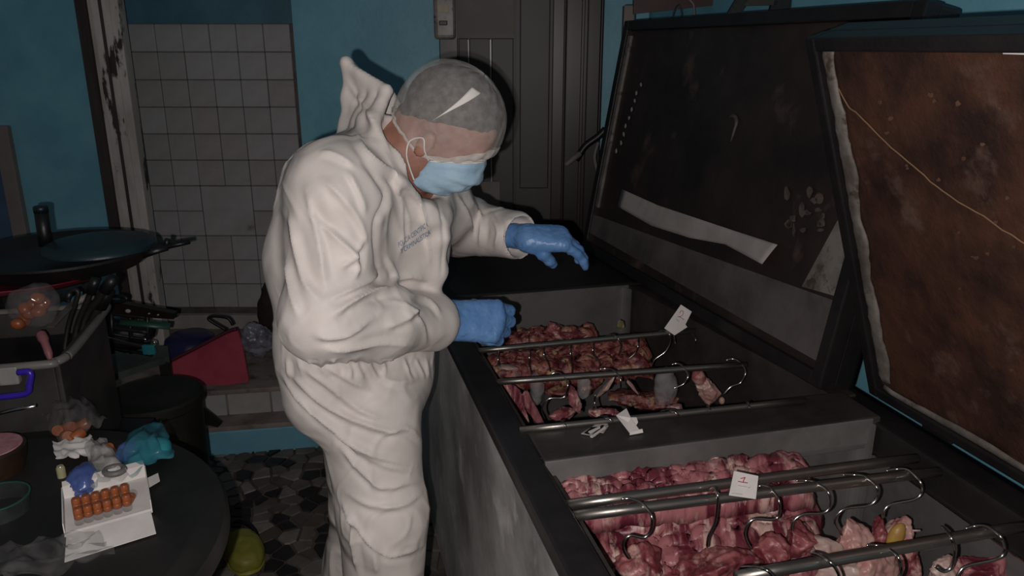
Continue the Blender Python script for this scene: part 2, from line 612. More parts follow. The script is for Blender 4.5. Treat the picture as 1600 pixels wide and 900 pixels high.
# plain painted walls
xa = at(128, 0, YB).x
jl, jr = at(165, 190, YB), at(218, 190, YB)
struct('w', box('wall_left', (-4.2, YB, 0), (at(152, 190, YB).x, YB + .3, 2.9), blue))
tr = struct('t', box('trim_1', (at(150, 190, YB).x, YB - .03, 0), (at(166, 190, YB).x, YB + .05, 2.9), frame_dark))
box('batten', (at(166, 190, YB).x, YB - .012, 0), (at(177, 190, YB).x, YB + .05, 2.9), frame_wood, tr)
tr2 = struct('t', box('trim_2', (at(176, 190, YB).x, YB - .045, 0), (at(217, 190, YB).x, YB + .02, 2.9), frame_wood, bevel=.006))
box('groove_strip', (at(189, 190, YB).x, YB - .052, 0), (at(193, 190, YB).x, YB - .04, 2.9), frame_dark, tr2)
box('groove_strip', (at(203, 190, YB).x, YB - .05, 0), (at(205, 190, YB).x, YB - .04, 2.9), frame_wood, tr2)
YC = 3.42
xc0, xc1 = at(463, 110, YC).x, at(686, 60, YC).x
struct('w', box('wall_center', (xc0, YC, 0), (xc1, YC + .45, 2.9), blue))
# dark doorway between the blue pillar and the brown frame
Yd = 3.5
X = lambda px, Y=Yd: at(px, 130, Y).x
dz = lambda py, Y=Yd: at(760, py, Y).z
d1 = struct('d', box('door_1', (X(686), Yd + .02, 0), (X(806), Yd + .08, 2.9), slate))
box('side_post', (X(686), Yd - .03, 0), (X(716), Yd + .03, 2.9), brown_dark, d1)
box('upper_panel', (X(716), Yd - .012, dz(53)), (X(803), Yd + .03, 2.9), grey_board, d1)
box('rail', (X(716), Yd - .022, dz(60)), (X(803), Yd + .03, dz(52)), slate, d1)
for a, b in ((718, 732), (734.5, 766), (768.5, 802)):
    box('lower_panel', (X(a), Yd - .004, .75), (X(b), Yd + .03, dz(60)), slate, d1, bevel=.003)
for px in (733, 767):
    box('bead', (X(px) - .003, Yd - .012, dz(420)), (X(px) + .003, Yd + .0, dz(62)), M('pale_bead', srgb(150, 146, 142), None, 60, .3), d1)
box('patch_panel', (X(733), Yd - .015, dz(412)), (X(780), Yd, dz(283)), grey_board, d1)
d2 = struct('d', box('door_2', (X(806), Yd - .03, 0), (X(884), Yd + .06, 2.9), slate))
box('edge_board', (X(862), Yd - .038, 0), (X(880), Yd - .02, 2.9), brown_wood, d2, bevel=.004)
box('door_panel', (X(812), Yd - .037, 1.02), (X(858), Yd - .02, 2.9), slate, d2, bevel=.005)
t3 = struct('t', box('trim_3', (X(881), Yd - .07, 0), (X(938), Yd + .1, 2.9), brown_dark, bevel=.006))
box('bead', (X(904), Yd - .085, 0), (X(909), Yd - .06, 2.9), brown_wood, t3, bevel=.003)
box('face_board', (X(913), Yd - .082, 0), (X(934), Yd - .06, 2.9), brown_dark, t3, bevel=.006)
struct('w', box('wall_back_right', (X(936), Yd - .01, 0), (at(1010, 100, 3.5).x, Yd + .1, 2.9), blue))

# freezer axes: U across (to the right), V along (towards us)
A14 = math.radians(14.5)
U = Vector((math.cos(A14), math.sin(A14), 0))
V = Vector((math.sin(A14), -math.cos(A14), 0))
Zv = Vector((0, 0, 1))
OF = Vector((-0.199, 2.306, 0))
FM = frame(OF, U, V, Zv)
def P(u, v, z): return OF + U * u + V * v + Zv * z
struct('w', box('wall_right', (1.06, -1.25, 0), (1.2, 3.2, 2.9), blue, mtx=FM))

# two steps at the foot of the tiled recess
SM = frame(at_z(470, 700, 0) + Vector((0, 0, 0)), Vector((math.cos(.17), math.sin(.17), 0)), Vector((-math.sin(.17), math.cos(.17), 0)), Zv)
st = struct('s', box('step', (-1.6, 0, -.02), (.75, .13, .105), blue, mtx=SM, bevel=.008))
st2 = struct('s', box('step_upper', (-1.6, .12, -.02), (.75, 1.2, .235), cement, mtx=SM, bevel=.004))
st2.name = 'step'
box('tread', (-1.6, -.002, .105), (.75, .14, .125), cement, st, mtx=SM, bevel=.005)
for k in range(9):
    w = .18
    box('tile', (-1.2 + k * w + .003, .112, .112), (-1.2 + (k + 1) * w - .003, .124, .218), tile_m[k % 3], st2, mtx=SM, bevel=.003, seg=1)
box('nosing', (-1.6, .105, .222), (.75, .2, .242), cement, st2, mtx=SM, bevel=.005)
a, b = at(250, 502, 3.8), at(452, 488, 3.8)
struct('b', box('baseboard_back', (at(205, 495, 3.8).x, 3.79, .2), (at(470, 490, 3.8).x, 3.83, a.z + .035), paper_dim, bevel=.004))

# things on the far walls
mb = empty('meter_box', at(694, 30, 3.4), 'pale old electric socket box high on the blue pillar edge', 'socket box')
bc = at(695, 28, 3.4)
box('case', (bc.x - .044, 3.36, bc.z - .085), (bc.x + .044, 3.42, bc.z + .12), M('old_plastic', srgb(150, 142, 136), srgb(120, 112, 106), 14, .3, c3=srgb(70, 62, 58), s3=30, t3=(.58, .68)), mb, bevel=.018, seg=3)
box('label', (bc.x - .024, 3.352, bc.z + .02), (bc.x + .02, 3.361, bc.z + .046), M('cream_sticker', srgb(190, 178, 150), None, 30, .6), mb)
box('knob', (bc.x - .02, 3.35, bc.z - .03), (bc.x + .014, 3.361, bc.z - .012), black_pl, mb, bevel=.003)
tube('cable', smooth_path([bc + Vector((0, -.01, .11)), bc + Vector((.004, -.01, .2)), bc + Vector((0, -.005, .5))]), .008, black_pl, mb)

# wooden rack on the wall above the dark lid
Yk = 2.98
rk = empty('coat_rack', at(1045, 10, Yk), 'dark red wooden hook rail on the wall above the dark lid', 'rack')
a = at(983, 12, Yk); b = at(1118, 2, Yk)
slab('board', [at(990, 22, Yk), at(1118, 8, Yk), at(1118, -40, Yk), at(990, -30, Yk)], (0, 1, 0), .025, M('red_brown_wood', srgb(70, 38, 30), srgb(50, 28, 24), 4, .5, stretch=(1, 8, 8)), rk)
hk = at(1082, 2, Yk - .02)
tube('hook', smooth_path([at(1085, 26, Yk - .02), at(1084, 8, Yk - .02), at(1078, 0, Yk - .02), at(1077, -8, Yk - .02), at(1084, -12, Yk - .02), at(1089, -4, Yk - .02)]), .004, grey_board, rk)
tube('hook', smooth_path([at(1050, 30, Yk - .01), at(1055, 14, Yk - .01), at(1062, 8, Yk - .01), at(1066, 30, Yk - .01)]), .0025, black_pl, rk)
ps = box('wall_post', (at(975, 20, 3.0).x, 3.0, .0), (at(992, 20, 3.0).x, 3.05, at(980, 8, 3.0).z), grey_board, bevel=.004)
tag(ps, 'narrow pale post on the wall by the upper left corner of the dark lid', 'post')

st_ = empty('step_stool', at(1190, 5, 2.3), 'black stool hung upside down on the blue wall above the lids', 'stool')
Ys = 2.35
for q in ([(1135, 26), (1153, 26), (1180, -12), (1160, -16)], [(1203, 22), (1235, 20), (1238, -16), (1212, -16)]):
    slab('leg', [at(*p, Ys) for p in q], (0, 1, 0), .03, black_pl, st_, bevel=.004)
slab('crossbar', [at(1156, 9, Ys), at(1214, 8, Ys), at(1214, -8, Ys), at(1160, -8, Ys)], (0, 1, 0), .02, M('olive_board', srgb(44, 42, 34), None, 6, .6), st_)

lt = empty('door_bolt', at(905, 245, 3.36), 'grey metal bolt handle sticking out of the dark door frame', 'bolt')
tube('handle', smooth_path([at(884, 258, 3.3), at(896, 248, 3.3), at(906, 240, 3.32)]), [.012] * 11, grey_board, lt)
tube('arm', smooth_path([at(900, 250, 3.36), at(915, 228, 3.36), at(934, 214, 3.36), at(946, 202, 3.36)]), .015, black_pl, lt)
tube('cable', smooth_path([at(935, 222, 3.34), at(929, 246, 3.34), at(934, 280, 3.34), at(926, 330, 3.34), at(918, 360, 3.34)]), .007, grey_board, lt)

# ------------------------------------------------------------------ the two-lidded chest freezer
LID1_PHI, LID1_L, LID2_PHI, LID2_L = 10.0, 0.84, -19.0, 0.79
W = 0.72
ZR = 0.88
fr = empty('chest_freezer', P(.35, .8, 0), 'long black chest freezer with two raised lids and two steel wells', 'freezer', rz=A14)
bm = bmesh.new()
VB0, VB1, VN = 0.905, 1.035, 2.15
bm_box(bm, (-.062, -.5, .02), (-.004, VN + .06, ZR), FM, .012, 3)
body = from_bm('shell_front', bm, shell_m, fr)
bm = bmesh.new()
bm_box(bm, (W + .004, -.5, .02), (.80, VN + .06, ZR - .012), FM, .012, 3)
bm_box(bm, (-.01, -.5, .02), (W + .01, -.008, ZR), FM, .012, 3)
bm_box(bm, (-.01, VN, .02), (W + .01, VN + .06, ZR), FM, .012, 3)
bm_box(bm, (-.01, -.01, .02), (W + .01, VN + .01, .40), FM)
from_bm('shell', bm, black_paint, fr)
box('front_rim', (-.068, -.5, ZR - .024), (-.002, VN + .06, ZR + .004), black_paint, fr, mtx=FM, bevel=.01, seg=3)
box('plinth', (-.05, -.48, .0), (.78, VN + .04, .03), black_pl, fr, mtx=FM)
def well(name, v0, v1, ur0, ur1, zs, mt, mt2):           # ur: where the right side stands at either end, zs: how high its steel goes
    t = .004
    o = box(name, (-.004, v0, .405), (ur0, v0 + t, ZR - .004), mt, fr, mtx=FM)
    box(name, (-.004, v1 - t, .405), (W + .004, v1, ZR - .004), mt, fr, mtx=FM)
    for cu, cv, sa in ((ur0 - .034, v0 + .036, (1, -1)), (.03, v0 + .03, (-1, -1))):    # rounded far corners of the pressed liner
        pts = [P(cu + sa[0] * .032 * math.cos(a), cv + sa[1] * .032 * math.sin(a), 0) for a in [i * math.pi / 2 / 6 for i in range(7)]]
        mesh('liner_corner', [x + Zv * z for x in pts for z in (.41, ZR - .01)], [(2 * i, 2 * i + 2, 2 * i + 3, 2 * i + 1) for i in range(6)], mt, fr)
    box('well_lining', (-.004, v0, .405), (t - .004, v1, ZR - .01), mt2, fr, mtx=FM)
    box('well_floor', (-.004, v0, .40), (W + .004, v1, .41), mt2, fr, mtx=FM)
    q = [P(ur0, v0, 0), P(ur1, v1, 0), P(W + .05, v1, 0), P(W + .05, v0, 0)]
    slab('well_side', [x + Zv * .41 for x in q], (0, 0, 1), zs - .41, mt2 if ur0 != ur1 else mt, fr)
    if zs < ZR - .02:
        slab('side_edge', [x + Zv * zs for x in (P(ur0, v0, 0), P(ur1, v1, 0), P(ur1 + .006, v1, 0), P(ur0 + .006, v0, 0))], (0, 0, 1), .003, hook_m, fr)
    return o
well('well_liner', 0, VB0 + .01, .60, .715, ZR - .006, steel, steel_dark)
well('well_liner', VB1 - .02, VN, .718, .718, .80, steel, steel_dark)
for v0, v1 in ((.0, VB0), (VB1, VN)):
    box('rod_ledge', (-.004, v0 + .01, ZR - .04), (.02, v1 - .01, ZR - .028), steel_dark, fr, mtx=FM)
box('divider_face', (.002, VB1 - .004, ZR - .060), (W, VB1 + .002, ZR - .002), M('scratched_steel', (.20, .19, .183), (.13, .125, .12), 6, .45, .2), fr, mtx=FM, bevel=.002)
dv = box('divider', (.0, VB0, ZR - .062), (W + .02, VB1, ZR + .0), steel_dark, fr, mtx=FM, bevel=.004)
box('divider_lip', (.0, VB1 - .012, ZR - .072), (W, VB1 - .001, ZR - .060), steel, fr, mtx=FM, bevel=.003)

def lid(bfar, bnear, L, phi, th, lining, label_parts):
    d = (bnear - bfar); ln = d.length
    d = d.normalized()
    n = Vector((-d.y, d.x, 0))                          # away from the well, level
    up = n * math.sin(phi) + Zv * math.cos(phi)
    out = n * math.cos(phi) - Zv * math.sin(phi)
    return frame(bfar, d, up, out), ln

def box_rim(name, L0, L1, w, d0, d1, mat, parent, mtx, bevel=.004):   # four bars round a rectangle, one mesh
    bm = bmesh.new()
    (a, b), (c, d) = L0, L1
    bm_box(bm, (a, c, d0), (a + w, d, d1), mtx, bevel)
    bm_box(bm, (b - w, c, d0), (b, d, d1), mtx, bevel)
    bm_box(bm, (a + w, c, d0), (b - w, c + w, d1), mtx, bevel)
    bm_box(bm, (a + w, d - w, d0), (b - w, d, d1), mtx, bevel)
    return from_bm(name, bm, mat, parent)

L1M, L1n = lid(Vector((.275, 2.909, ZR + .004)), Vector((.700, 1.612, ZR + .004)), .9, math.radians(LID1_PHI), .07, lid_dark, 0)
LL1 = LID1_L
ld = empty('lid', L1M.translation)
adopt(ld, fr)
ld['label'] = 'dark grimy far lid leaning back against the wall'
box('lid_shell', (0, 0, .02), (L1n, LL1, .085), lid_black, ld, mtx=L1M, bevel=.012)
box('lining', (.03, .03, .004), (L1n - .03, LL1 - .03, .024), lid_dark, ld, mtx=L1M, bevel=.003)
box_rim('lid_frame', (0, L1n), (0, LL1), .034, -.012, .03, lid_black, ld, L1M)
box('seal', (.036, .17, -.006), (.062, LL1 - .05, .006), lid_seal, ld, mtx=L1M, bevel=.004)
slab('lower_liner', [L1M @ Vector(q) for q in ((.02, .07, -.004), (L1n - .036, .055, -.004), (L1n - .036, .20, -.004), (.7, .17, -.004), (.02, .14, -.004))], L1M.col[2][:3], .012, lid_liner, ld)
slab('side_liner', [L1M @ Vector(q) for q in ((L1n - .15, .2, -.002), (L1n - .038, .21, -.002), (L1n - .038, .44, -.002), (L1n - .06, .47, -.002))], L1M.col[2][:3], .006, lid_seal, ld)
for q in (.14, L1n - .2):
    box('hinge', (q, -.02, .02), (q + .08, .06, .1), iron, ld, mtx=L1M, bevel=.004)

L2M, L2n = lid(Vector((.80, 1.585, ZR + .014)), Vector((.80 + .262, 1.585 - .99, ZR + .014)), .8, math.radians(LID2_PHI), .07, lid_rust, 0)
LL2 = LID2_L
ld2 = empty('lid', L2M.translation)
adopt(ld2, fr)
ld2['label'] = 'rusty brown near lid tipped forward over its well'
box('lid_shell', (0, 0, .02), (L2n, LL2, .085), lid_black, ld2, mtx=L2M, bevel=.012)
box('lining', (.03, .03, .004), (L2n - .03, LL2 - .03, .024), lid_rust, ld2, mtx=L2M, bevel=.003)
box_rim('lid_frame', (0, L2n), (0, LL2), .026, -.012, .03, lid_black, ld2, L2M)
sheet('seal', lambda u, v: L2M @ Vector((.028 + (.036 + .014 * fbm(Vector((v * 5, 0, 3)))) * u, .05 + v * (LL2 - .075), -.001 - .004 * math.sin(u * 3.1) + .003 * fbm(Vector((u * 3, v * 30, 0))))), 4, 60, lid_seal, ld2, .004)
sheet('seal', lambda u, v: L2M @ Vector((.05 + v * (L2n - .1), .028 + (.014 + .008 * fbm(Vector((v * 6, 1, 7)))) * u, -.002 - .004 * math.sin(u * 3.1))), 3, 40, lid_seal, ld2, .004)
cr = [(.05, .70), (.075, .66), (.10, .645), (.16, .60), (.22, .565), (.28, .53), (.36, .50), (.44, .47), (.52, .455)]
tube('sealant_line', [L2M @ Vector((q.x, q.y + .003 * fbm(Vector((q.x * 60, 0, 0))), .002)) for q in smooth_path([(a, b, 0) for a, b in cr], 5)], .0013, M('tan_sealant', srgb(134, 104, 80), None, 30, .7), ld2, 6)
for q in (.1, .55):
    box('hinge', (q, -.06, .03), (q + .08, .06, .1), iron, ld2, mtx=L2M, bevel=.004)

# strip of paper stuck across the dark lid
def on_plane(px, py, M_, off):
    r = ray(px, py); o = Vector((0, 0, HCAM)); n = Vector(M_.col[2][:3])
    p0 = M_ @ Vector((0, 0, off))
    return o + r * ((p0 - o).dot(n) / r.dot(n))
tl = [(974, 296), (1030, 321), (1090, 341), (1150, 361), (1219, 383)]
bl = [(967, 323), (1020, 353), (1080, 372), (1135, 382), (1201, 414)]
def strip(u, v):
    k = min(int(u * 4), 3); t = u * 4 - k
    a = [tl[k][i] * (1 - t) + tl[k + 1][i] * t for i in (0, 1)]
    b = [bl[k][i] * (1 - t) + bl[k + 1][i] * t for i in (0, 1)]
    p = on_plane(a[0] * (1 - v) + b[0] * v, a[1] * (1 - v) + b[1] * v, L1M, 0)
    return p - Vector(L1M.col[2][:3]) * (.004 + .012 * max(0, u - .75) * 4 * (0.3 + v) + .006 * math.sin(u * 9) * (1 - v) * v)
tag(sheet('paper_strip', strip, 32, 6, paper_dim, None, .0012), 'long grey paper strip peeling off the dark lid lining', 'paper strip')

# a dried drip, pale marks, near-lid scuffs and a leftover tape end on the linings
mark_m = M('pale_mark', srgb(92, 80, 74), srgb(66, 55, 50), 40, .6)
rust_scuff = M('tan_scuff', srgb(108, 80, 66), srgb(84, 58, 46), 40, .6)
def lid_pt(px, py, M_, lift=.003):
    return on_plane(px, py, M_, 0) - Vector(M_.col[2][:3]) * lift
tube('dried_drip', smooth_path([lid_pt(x, y, L1M) for x, y in ((1140, 182), (1148, 181), (1152, 190), (1148, 206), (1143, 222))], 3), [.006, .007, .007, .007, .007, .006, .006, .005, .004, .004, .003, .002, .001], mark_m, ld, 6, .4)
R2 = random.Random(21)
for k in range(16):  # small pale shapes clustered on the far lid lining
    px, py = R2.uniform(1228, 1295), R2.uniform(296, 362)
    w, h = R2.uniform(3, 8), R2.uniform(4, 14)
    slab('lid_mark', [lid_pt(px + w * math.cos(a) * R2.uniform(.5, 1), py + h * math.sin(a) * R2.uniform(.5, 1), L1M, .0015) for a in [i * math.pi / 4 for i in range(8)]], L1M.col[2][:3], .001, mark_m, ld)
for k in range(9):
    px, py = 1000 - k * 4.5 + R2.uniform(-3, 3), 132 + k * 13
    slab('speck', [lid_pt(px + 1.5 * math.cos(a), py + R2.uniform(2, 5) * math.sin(a), L1M, .0015) for a in [i * math.pi / 3 for i in range(6)]], L1M.col[2][:3], .001, paper_dim, ld)
for k in range(26):
    px, py = R2.uniform(1340, 1590), R2.uniform(130, 640)
    if px < 1320 + (py - 110) * .2 + 40: continue
    w = R2.uniform(2, 6)
    slab('lid_mark', [lid_pt(px + w * math.cos(a) * R2.uniform(.4, 1), py + w * math.sin(a) * R2.uniform(.4, 1), L2M, .0015) for a in [i * math.pi / 4 for i in range(8)]], L2M.col[2][:3], .001, rust_scuff, ld2)
slab('tape_end', [lid_pt(x, y, L2M, .004) for x, y in ((1570, 79), (1640, 80), (1640, 85), (1571, 83))], L2M.col[2][:3], .002, paper, ld2)
# ------------------------------------------------------------------ rods, hooks, tags, meat
meat_m = M('red_meat', srgb(112, 48, 56), srgb(156, 92, 94), 20, 0.32, lo=.45, hi=.56, bump=0.002, bscale=90, c3=srgb(196, 156, 148), s3=17, t3=(.55, .62), sub=.12, stretch=(1, .5, 1))
rib_m = M('striped_rib_meat', srgb(104, 42, 54), srgb(168, 108, 112), 16, 0.34, lo=.45, hi=.55, bump=0.0015, bscale=80, c3=srgb(202, 168, 160), s3=13, t3=(.54, .60), sub=.12, stretch=(1.5, .42, .42))
dark_meat = M('dark_rib_meat', srgb(96, 40, 44), srgb(150, 92, 84), 34, 0.36, lo=.45, hi=.55, bump=0.003, bscale=90, c3=srgb(178, 146, 116), s3=26, t3=(.55, .62), sub=.1)
fat_m = M('pink_skin_fat', srgb(176, 130, 124), srgb(190, 154, 146), 12, 0.35, bump=0.0015, bscale=60, c3=srgb(178, 92, 96), s3=10, t3=(.6, .72), sub=.2)
pale_fat = M('white_fat', srgb(188, 164, 156), srgb(170, 138, 130), 14, 0.4, bump=0.001, sub=.2)
yellow_fat = M('yellow_fat', srgb(176, 146, 62), srgb(160, 124, 66), 16, 0.4, bump=0.001)
clear_pl = bpy.data.materials.new('clear_film')
clear_pl.use_nodes = True
def film(m, col, a, rough=.12, sc=26, lo=.5, hi=1.6):
    nt = m.node_tree
    nt.nodes.clear()
    out = nt.nodes.new('ShaderNodeOutputMaterial')
    tr = nt.nodes.new('ShaderNodeBsdfTransparent')
    pr = nt.nodes.new('ShaderNodeBsdfPrincipled')
    mx = nt.nodes.new('ShaderNodeMixShader')
    ns = nt.nodes.new('ShaderNodeTexNoise')
    mr = nt.nodes.new('ShaderNodeMapRange')
    tc = nt.nodes.new('ShaderNodeTexCoord')
    nt.links.new(tc.outputs['Object'], ns.inputs['Vector'])
    ns.inputs['Scale'].default_value = sc
    mr.inputs['From Min'].default_value = .35
    mr.inputs['From Max'].default_value = .7
    mr.inputs['To Min'].default_value = a * lo
    mr.inputs['To Max'].default_value = min(1, a * hi)
    nt.links.new(ns.outputs['Fac'], mr.inputs[0])
    pr.inputs['Base Color'].default_value = (*col, 1)
    pr.inputs['Roughness'].default_value = rough
    nt.links.new(mr.outputs[0], mx.inputs[0])
    nt.links.new(tr.outputs[0], mx.inputs[1])
    nt.links.new(pr.outputs[0], mx.inputs[2])
    nt.links.new(mx.outputs[0], out.inputs[0])
    return m
film(clear_pl, srgb(200, 196, 196), .22)

# rods: (v at left end, left u, right u, radius)
rods = {}
def rod(key, pl, pr, r, label, u_ext=0.0, zz=None):
    z = (ZR - .026 + r) if zz is None else zz
    a, b = at_z(*pl, z), at_z(*pr, z)
    rods[key] = (a, b, r)
    o = tube('hanging_rod', [a + (b - a) * k / 6 for k in range(7)], r, rod_m, None, 14)
    tag(o, label, 'rod', 'steel rods across the wells')
rod('A', (738, 549), (1085, 517), .0075, 'thin steel rod over the ribs in the far well, nearest the gloved fist')
rod('B', (765, 598), (1166, 570), .0075, 'steel rod across the middle of the far well with four large hooks')
rod('C', (812, 672), (1258, 626), .0070, 'steel rod lying along the back edge of the steel divider', zz=ZR + .006)
rod('D', (882, 790), (1432, 716), .0095, 'farther of the paired thick rods, the one behind the tag marked 1')
rod('E', (892, 807), (1467, 737), .0095, 'nearer of the paired thick rods, carrying the six big hooks')
rod('F', (1150, 902), (1602, 822), .0095, 'dark thick rod at the bottom right of the near well')

def rod_y(key, px):                                     # how far the rod is where it shows at column px
    a, b, r = rods[key]
    lo, hi = 0.0, 1.0
    for _ in range(30):
        m = (lo + hi) / 2
        q = a.lerp(b, m)
        d = q.y * CS - (q.z - HCAM) * SN
        if 800 + FPX * q.x / d < px: lo = m
        else: hi = m
    q = a.lerp(b, (lo + hi) / 2)
    return q.y
def hook(key, pts, label, first=2, rad=.0026, group='steel hooks on the rods'):
    Y = rod_y(key, pts[min(1, len(pts) - 1)][0])
    out = []
    for i, (px, py) in enumerate(pts):
        out.append(at(px, py, Y + (.02 if i < first - 1 else (.004 if i < first else -.018 - .002 * i))))
    rr = rad
    path = smooth_path(out, 6)
    k = len(path)
    o = tube('meat_hook', path, [rr * (.35 if i in (0, k - 1) else .8 if i in (1, k - 2) else 1) for i in range(k)], hook_m, None, 8)
    tag(o, label, 'hook', group)

hook('E', [(970, 780), (983, 779), (1003, 787), (1018, 806), (1017, 828), (1006, 840), (984, 837), (974, 848), (976, 862), (984, 874)], 'leftmost large S hook on the paired near rods', 3)
hook('E', [(1108, 768), (1116, 762), (1121, 772), (1121, 790), (1117, 817), (1107, 839), (1105, 856)], 'near well hook seen edge on, left of the tag marked 1', 2)
hook('E', [(1180, 762), (1190, 759), (1204, 763), (1217, 782), (1217, 804), (1207, 812), (1176, 812), (1164, 829), (1166, 845), (1174, 858)], 'S hook curling down just right of the tag marked 1', 3)
hook('E', [(1243, 751), (1260, 751), (1276, 755), (1294, 769), (1297, 790), (1285, 802), (1255, 804), (1240, 814), (1236, 830)], 'S hook hanging at the right end of the pink rib slab', 3)
hook('E', [(1316, 742), (1335, 742), (1352, 745), (1369, 760), (1371, 776), (1357, 790), (1318, 796), (1305, 812), (1307, 824), (1316, 837)], 'empty looking S hook, second from the right on the paired near rods', 3)
hook('E', [(1384, 736), (1402, 733), (1420, 735), (1438, 753), (1440, 770), (1427, 781), (1393, 788), (1382, 797), (1379, 810)], 'rightmost S hook on the paired near rods, above the yellow fat', 3)
hook('F', [(1155, 887), (1175, 886), (1196, 890), (1208, 900), (1216, 915)], 'hook on the dark near rod cut by the bottom of the frame, leftmost', 2)
hook('F', [(1266, 864), (1280, 867), (1297, 878), (1308, 892), (1312, 908), (1304, 924)], 'hook on the dark near rod above the white fat strip', 2)
hook('F', [(1353, 852), (1370, 852), (1388, 857), (1403, 870), (1409, 888), (1403, 904), (1386, 914)], 'hook on the dark near rod below the yellow fat', 3)
hook('F', [(1470, 822), (1478, 828), (1486, 840), (1492, 862), (1486, 886), (1474, 893), (1460, 884)], 'dark edge on hook, second from the right on the dark near rod', 2)
hook('F', [(1508, 826), (1524, 822), (1543, 823), (1563, 838), (1570, 858), (1559, 873), (1512, 884), (1499, 894), (1492, 910)], 'rightmost large S hook on the dark near rod', 3)
fa = 'thin hooks through the ribs on the far rod'
for i, (q, lb) in enumerate([
    ([(784, 540), (780, 546), (778, 560), (781, 571), (793, 577)], 'small hook at the left end of the far rod, over the bagged scrap'),
    ([(833, 536), (829, 545), (827, 557), (828, 573), (832, 589)], 'second small hook from the left through the far ribs'),
    ([(854, 534), (850, 542), (849, 552), (857, 568), (860, 581)], 'third small hook from the left through the far ribs'),
    ([(895, 530), (892, 539), (891, 551), (894, 571), (894, 584)], 'fourth small hook from the left, at the pale middle of the far ribs'),
    ([(932, 526), (928, 534), (926, 545), (928, 556), (937, 567), (935, 576)], 'fifth small hook from the left with a kink, through the far ribs'),
    ([(946, 526), (956, 523), (965, 528), (970, 541), (966, 556)], 'broad shiny hook on the far rod right of the kinked one'),
    ([(996, 522), (997, 530), (997, 539), (993, 551), (979, 563)], 'small hook at the right end of the far ribs'),
    ([(1027, 519), (1036, 516), (1045, 521), (1048, 533), (1040, 549), (1023, 562), (1018, 575)], 'large S hook on the far rod under the tag marked 2'),
    ([(1050, 520), (1054, 527), (1055, 537)], 'short hook end just right of the tag marked 2'),
    ([(1080, 522), (1084, 523), (1087, 529), (1086, 537)], 'hook at the right tip of the far rod')]):
    hook('A', q, lb, 2, .0019, fa)
for q, lb in [
    ([(860, 585), (870, 582), (880, 588), (887, 600), (884, 617), (876, 622), (858, 623), (848, 634), (847, 645), (852, 657)], 'leftmost large S hook on the middle far rod'),
    ([(936, 577), (948, 576), (960, 580), (969, 592), (970, 607)], 'second large hook on the middle far rod, holding a white strip'),
    ([(1049, 570), (1058, 568), (1068, 574), (1075, 587), (1068, 600), (1051, 607)], 'third large hook on the middle far rod'),
    ([(1134, 563), (1146, 561), (1158, 568), (1165, 582), (1157, 598), (1141, 605), (1130, 618)], 'rightmost large hook on the middle far rod, by the poultry leg'),
    ([(930, 617), (929, 629), (933, 642)], 'lower end of a hook hanging inside the far well')]:
    hook('B', q, lb, 3, .0023, 'large hooks on the middle far rod')
for q, lb in [
    ([(869, 659), (876, 658), (882, 663), (884, 669)], 'small hook top at the left end of the divider rod'),
    ([(932, 653), (941, 651), (951, 654), (960, 661)], 'shiny hook top on the divider rod behind the crumpled paper'),
    ([(1031, 643), (1044, 641), (1054, 644), (1061, 650)], 'shiny hook top on the divider rod, right of the white folded paper'),
    ([(1104, 635), (1108, 636), (1110, 642)], 'tiny hook top on the divider rod, third from its right end'),
    ([(1167, 629), (1170, 630), (1171, 637)], 'tiny hook top on the divider rod near its right end')]:
    hook('C', q, lb, 2, .0022, 'hook tops on the divider rod')

# numbered tags
def card(name, pts, Y, mat, label, cat, curl=0.0, dy=(0, 0, 0, 0)):
    q = [at(p[0], p[1], Y + dy[i % 4]) for i, p in enumerate(pts)]
    n = (q[1] - q[0]).cross(q[2] - q[1]).normalized()
    if n.y > 0: n = -n
    o = slab(name, q, -n, .0012, mat)
    return o, n
def strokes(name, paths, Y, n, wid, mat, parent, off=.0012):
    bm = bmesh.new()
    for pth in paths:
        bm_tube(bm, [at(q.x, q.y, Y) + n * off for q in smooth_path([(x, y, 0) for x, y in pth], 4)], wid, 5)
    return from_bm(name, bm, mat, parent)
Y2 = rod_y('A', 1058)
t2, n2 = card('number_tag', [(1064, 476), (1081, 487), (1071, 507), (1074, 511), (1054, 524), (1038, 513)], Y2 - .012, paper, 0, 0)
tag(t2, 'white paper tag marked with a red 2 tucked on the far rod', 'tag')
strokes('numeral', [[(1062, 489), (1064, 485.5), (1067, 486), (1067.5, 490), (1064, 494), (1058.5, 494.5)], [(1058.5, 494.5), (1063, 495.5), (1069, 499.5)]], Y2 - .012, n2, .0007, red_ink, t2)
strokes('print', [[(1056, 498), (1062, 501)], [(1057.5, 500.5), (1061, 503)]], Y2 - .012, n2, .0005, grey_ink, t2, .0009)
Y1 = rod_y('E', 1160) - .015
t1, n1 = card('number_tag', [(1147, 736), (1185, 744), (1181, 780), (1139, 774)], Y1, paper, 0, 0)
tag(t1, 'square white paper tag marked with a red 1 leaning on the paired near rods', 'tag')
strokes('numeral', [[(1157, 747), (1160, 746.5), (1164, 745.5), (1162, 749), (1161, 753)], [(1153, 751.5), (1160, 752.8), (1168, 754)]], Y1, n1, .0008, red_ink, t1)
strokes('print', [[(1153, 758), (1160, 759), (1167, 760)], [(1168.5, 760.5), (1170, 762), (1172.5, 760)], [(1143, 770), (1160, 772)]], Y1, n1, .0004, grey_ink, t1, .0008)

